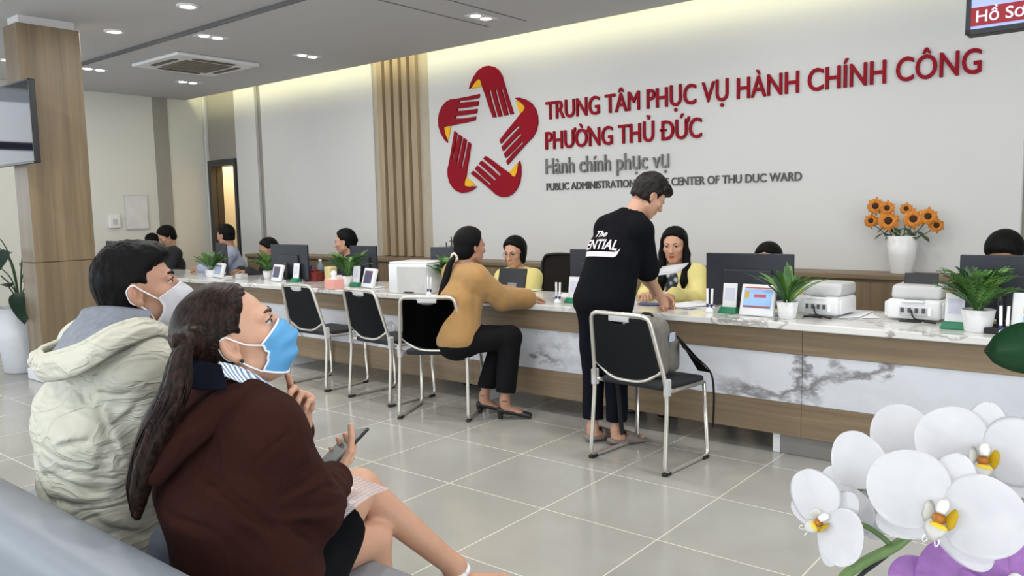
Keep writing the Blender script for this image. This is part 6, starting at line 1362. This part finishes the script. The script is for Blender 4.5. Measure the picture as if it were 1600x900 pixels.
def petal(bm, L, Wd, ang, cup=.15, base=.0, round_=.62, tilt=0.0, n=14, k=11, ruf=0.0, off=0.0):
    """petal in the flower plane (x,y), z outwards towards the viewer"""
    g = []; ca, sa = math.cos(ang), math.sin(ang)
    for i in range(n + 1):
        u = .5 - .5 * math.cos(PI * i / n); q_ = u ** round_; w = Wd * math.sqrt(max(0, 1 - (2 * q_ - 1) ** 2)); w = max(w, Wd * .10 * (1 - u) + .0002); row = []
        for j in range(k):
            v = -1 + 2 * j / (k - 1); r_ = base + L * u; x = v * w; z = off + cup * L * (u * u * .55 - .25 * u) - .16 * (w * w / Wd) * v * v + tilt * L * u - .012 * L * math.exp(-(v / .12) ** 2) + ruf * .035 * L * math.sin(5 * u + 4 * v * w / Wd) * u
            r2 = r_
            row.append(bm.verts.new((x * ca - r2 * sa * -1 if False else r2 * ca - x * sa, r2 * sa + x * ca, z)))
        g.append(row)
    for i in range(n):
        for j in range(k - 1): bm.faces.new((g[i][j], g[i][j + 1], g[i + 1][j + 1], g[i + 1][j]))
    bmesh.ops.solidify(bm, geom=bm.faces[:], thickness=.0006)
def orchid_flower(plant, px, py, dist, nrm_px, R_, roll, mp, lip=True, closed=0.0, scale_lr=(1, 1)):
    d = _ray(px, py).normalized(); c = CAMC + d * dist; nrm = (-d + _rt * nrm_px[0] + _up * nrm_px[1]).normalized(); up = (_up - nrm * _up.dot(nrm)).normalized(); x = up.cross(nrm)
    up2 = up * math.cos(roll) + x * math.sin(roll) * -1; x2 = up2.cross(nrm); Mx = Matrix((x2, up2, nrm)).transposed().to_4x4(); Mx.translation = c
    fl = bpy.data.objects.new('flower', None); COL.objects.link(fl); fl.parent = plant; fl.empty_display_size = .02
    def fp(name, bm, m): bm.transform(Mx); o = fin(bm, name, m, fl, True); o.matrix_parent_inverse = pinv(plant); return o
    for nm, an, L, Wd, z in (('sepal', 90, .80, .38, -.004), ('sepal', 217, .88, .36, -.005), ('sepal', 323, .88, .36, -.005)):
        bm = bmesh.new(); petal(bm, R_ * L * .95, R_ * Wd * .85, R(an), .10 + closed * .5, .0, .72, -.02 + closed * .2, off=z); fp(nm, bm, mp)
    for an, kx in ((14, scale_lr[1]), (166, scale_lr[0])):
        bm = bmesh.new(); petal(bm, R_ * .95 * kx, R_ * .52, R(an), .16 + closed * .6, .0, .84, .03 + closed * .35, 20, 17, 1.0, .002); fp('petal', bm, mp)
    if lip:
        s = R_ / .076
        bm = bmesh.new(); tube(bm, [(0, .010 * s, .002), (0, .006 * s, .010 * s), (0, .000, .014 * s)], [.004 * s, .0055 * s, .004 * s], 10); fp('column', bm, M_OL)
        for sg in (-1, 1):
            bm = bmesh.new(); pts = []
            for i in range(7):
                u = i / 6; row = []
                for j in range(5):
                    v = -1 + j / 2; row.append(bm.verts.new((sg * (.004 + .011 * u) * s, (-.006 + .011 * v * math.sin(u * PI * .85) + .004 * u) * s, (.004 + .012 * u - .002 * v * v) * s)))
                pts.append(row)
            for i in range(6):
                for j in range(4): bm.faces.new((pts[i][j], pts[i][j + 1], pts[i + 1][j + 1], pts[i + 1][j]))
            bmesh.ops.solidify(bm, geom=bm.faces[:], thickness=.0008 * s); fp('lip_side_lobe', bm, M_OL if sg < 0 else M_OY)
        bm = bmesh.new(); pts = []
        for i in range(9):
            u = i / 8; w = (.006 + .008 * math.sin(u * PI) ** 1.2) * s * (1 - .55 * u); pts.append([bm.verts.new((v * w, (-.008 - .020 * u) * s, (.006 + .013 * math.sin(u * 2.2) - .003 * v * v) * s)) for v in (-1, -.5, 0, .5, 1)])
        for i in range(8):
            for j in range(4): bm.faces.new((pts[i][j], pts[i][j + 1], pts[i + 1][j + 1], pts[i + 1][j]))
        bmesh.ops.solidify(bm, geom=bm.faces[:], thickness=.0010 * s); fp('lip_front_lobe', bm, M_OL)
        bm = bmesh.new(); bmesh.ops.create_uvsphere(bm, u_segments=14, v_segments=8, radius=1); bm.transform(Matrix.Translation((0, -.007 * s, .008 * s)) @ Matrix.Diagonal((.0062 * s, .0055 * s, .005 * s, 1))); fp('throat', bm, M_OB)
        bm = bmesh.new(); bmesh.ops.create_uvsphere(bm, u_segments=12, v_segments=8, radius=1); bm.transform(Matrix.Translation((.001, -.014 * s, .011 * s)) @ Matrix.Diagonal((.0085 * s, .0035 * s, .004 * s, 1))); fp('lip_callus', bm, M_OY)
        for sg in (-1, 1):
            bm = bmesh.new(); tube(bm, catmull([Vector((sg * .002 * s, -.026 * s, .012 * s)), Vector((sg * .005 * s, -.032 * s, .016 * s)), Vector((sg * .007 * s, -.028 * s, .021 * s)), Vector((sg * .006 * s, -.024 * s, .020 * s))], 4), .0006 * s, 6); fp('lip_tendril', bm, M_OL)
    return c, nrm
TB = Vector((.16, .62, 0))
tb = thing('side_table', 'small round white table carrying the orchid pots', 'table', tuple(TB)); bm = bmesh.new(); lathe(bm, [(0, .70), (.30, .70), (.305, .71), (.30, .72), (0, .72)], 40); fin(bm, 'table_top', M_WHITEPL, tb, True); bm = bmesh.new(); lathe(bm, [(.03, .70), (.03, .03), (.18, .012), (.18, 0), (0, 0)], 28); fin(bm, 'pedestal', M_CHROME, tb, True)
def orchid_plant(label, loc):
    t = thing('potted_orchid', label, 'orchid', tuple(loc)); bm = bmesh.new(); lathe(bm, [(0, 0), (.05, 0), (.066, .10), (.06, .10), (.055, .085), (0, .085)], 28); fin(bm, 'pot', M_POT, t, True)
    for k in range(4):
        a = k * 1.55 + .4; d = Vector((math.cos(a), math.sin(a), .35)).normalized(); s = d.cross(Vector((0, 0, 1))).normalized(); bm = bmesh.new(); rows = []
        for i in range(8):
            u = i / 7; w_ = .030 * math.sin(u ** .7 * PI) ** .6 + .001; p_ = Vector((0, 0, .085)) + d * .15 * u - Vector((0, 0, .05 * u * u)); rows.append([bm.verts.new(p_ - s * w_ + Vector((0, 0, .006))), bm.verts.new(p_), bm.verts.new(p_ + s * w_ + Vector((0, 0, .006)))])
        for r0, r1 in zip(rows, rows[1:]): bm.faces.new((r0[0], r0[1], r1[1], r1[0])); bm.faces.new((r0[1], r0[2], r1[2], r1[1]))
        bmesh.ops.solidify(bm, geom=bm.faces[:], thickness=.002); fin(bm, 'leaf', mat('orchid_leaf_green', (44, 84, 50), .4, var=.15), t, True)
    return t
def atD(px, py, d): return CAMC + _ray(px, py).normalized() * d
ow = orchid_plant('white orchid spray with yellow throats in the right foreground', TB + Vector((-.10, -.06, .72)))
F1 = orchid_flower(ow, 1472, 798, .56, (-.10, -.12), .0470, R(-16), M_OW)
F2 = orchid_flower(ow, 1537, 708, .61, (.02, -.15), .0435, R(-6), M_OW)
F3 = orchid_flower(ow, 1289, 812, .57, (-.95, .0), .0345, R(-45), M_OW, True, .12)
F4 = orchid_flower(ow, 1341, 764, .60, (-.95, .12), .0400, R(82), M_OW, False, .15)
F5 = orchid_flower(ow, 1416, 716, .64, (-.25, .25), .0400, R(92), M_OW, False, .1)
def wpart(name, bm, m, par): o = fin(bm, name, m, par, True, True); return o
base = Vector(ow.location) + Vector((0, 0, .085)); bm = bmesh.new()
stem = catmull([base, base.lerp(atD(1310, 1060, .60), .5) + Vector((.0, 0, .02)), atD(1303, 980, .59), atD(1312, 912, .587), atD(1348, 880, .586), atD(1396, 855, .585), atD(1432, 828, .595), atD(1500, 790, .62), atD(1560, 760, .65)], 8); tube(bm, stem, .0033, 8); wpart('flower_stem', bm, M_OST, ow)
bm = bmesh.new(); tube(bm, catmull([base + Vector((.01, 0, 0)), (base + Vector((.01, 0, 0))).lerp(atD(1330, 1060, .61), .5) + Vector((.0, 0, .02)), atD(1322, 985, .60), atD(1332, 915, .60), atD(1380, 872, .60), atD(1432, 832, .605), atD(1470, 800, .61)], 6), .0016, 6); wpart('support_wire', bm, M_BLACK, ow)
for (c, nr), q in ((F1, atD(1440, 824, .595)), (F2, atD(1545, 770, .645)), (F3, atD(1396, 855, .585)), (F4, atD(1420, 838, .59)), (F5, atD(1470, 806, .61))):
    bm = bmesh.new(); tube(bm, catmull([q, q.lerp(c - nr * .02, .5) + Vector((0, 0, .004)), c - nr * .012, c], 5), .0017, 6); wpart('flower_stalk', bm, M_OST, ow)
bm = bmesh.new(); tube(bm, [atD(1419, 832, .583), atD(1432, 827, .578), atD(1443, 829, .576)], [.003, .0035, .0012], 8); wpart('bud_scale', bm, M_OST, ow)
op = orchid_plant('purple orchid low in the right corner below the white blooms', TB + Vector((.12, -.04, .72)))
P1 = orchid_flower(op, 1590, 925, .60, (0.0, .45), .058, R(12), M_OP)
P2 = orchid_flower(op, 1462, 925, .60, (-.3, .3), .030, R(-5), M_OP, False, .1)
P3 = orchid_flower(op, 1512, 930, .62, (.1, .4), .036, R(20), M_OP, False, .1)
b2 = Vector(op.location) + Vector((0, 0, .085)); bm = bmesh.new(); tube(bm, catmull([b2, b2 + Vector((0, 0, .15)), atD(1600, 960, .64), atD(1520, 960, .63), atD(1450, 965, .62)], 8), .003, 8); wpart('flower_stem', bm, M_OST, op)
for (c, nr), q in ((P1, atD(1590, 958, .638)), (P2, atD(1462, 963, .622)), (P3, atD(1515, 960, .63))):
    bm = bmesh.new(); tube(bm, catmull([q, c - nr * .015, c], 5), .0016, 6); wpart('flower_stalk', bm, M_OST, op)
# big green leaf edge at the right border
lc = atD(1612, 552, .95); t = thing('green_leaf_plant', 'single dark green leaf at the right border beside the counter edge', 'potted plant', (lc.x + .10, lc.y - .02, 0))
def lpart(name, bm, m): return fin(bm, name, m, t, True, True)
bm = bmesh.new(); lathe(bm, [(0, 0), (.12, 0), (.15, .3), (.135, .3), (.12, .27), (0, .27)], 28, (lc.x + .10, lc.y - .02, 0)); lpart('pot', bm, M_POT)
bm = bmesh.new(); tube(bm, catmull([Vector((lc.x + .10, lc.y - .02, .27)), Vector((lc.x + .09, lc.y - .02, .8)), lc + _rt * .03 - _up * .01], 8), .005, 8); lpart('stem', bm, M_STEM)
bm = bmesh.new(); g = []
for i in range(9):
    u = i / 8; w_ = .026 * math.sin(u ** .8 * PI) ** .6 + .0005; p_ = lc + _rt * (.035 - .065 * u) + _up * .004 * math.sin(u * PI) + _fw * .02 * u; g.append([bm.verts.new(p_ + _up * w_ + _fw * .01), bm.verts.new(p_), bm.verts.new(p_ - _up * w_ + _fw * .01)])
for r0, r1 in zip(g, g[1:]): bm.faces.new((r0[0], r0[1], r1[1], r1[0])); bm.faces.new((r0[1], r0[2], r1[2], r1[1]))
bmesh.ops.solidify(bm, geom=bm.faces[:], thickness=.002); lpart('leaf', bm, mat('deep_green_leaf', (34, 86, 50), .4, var=.15))
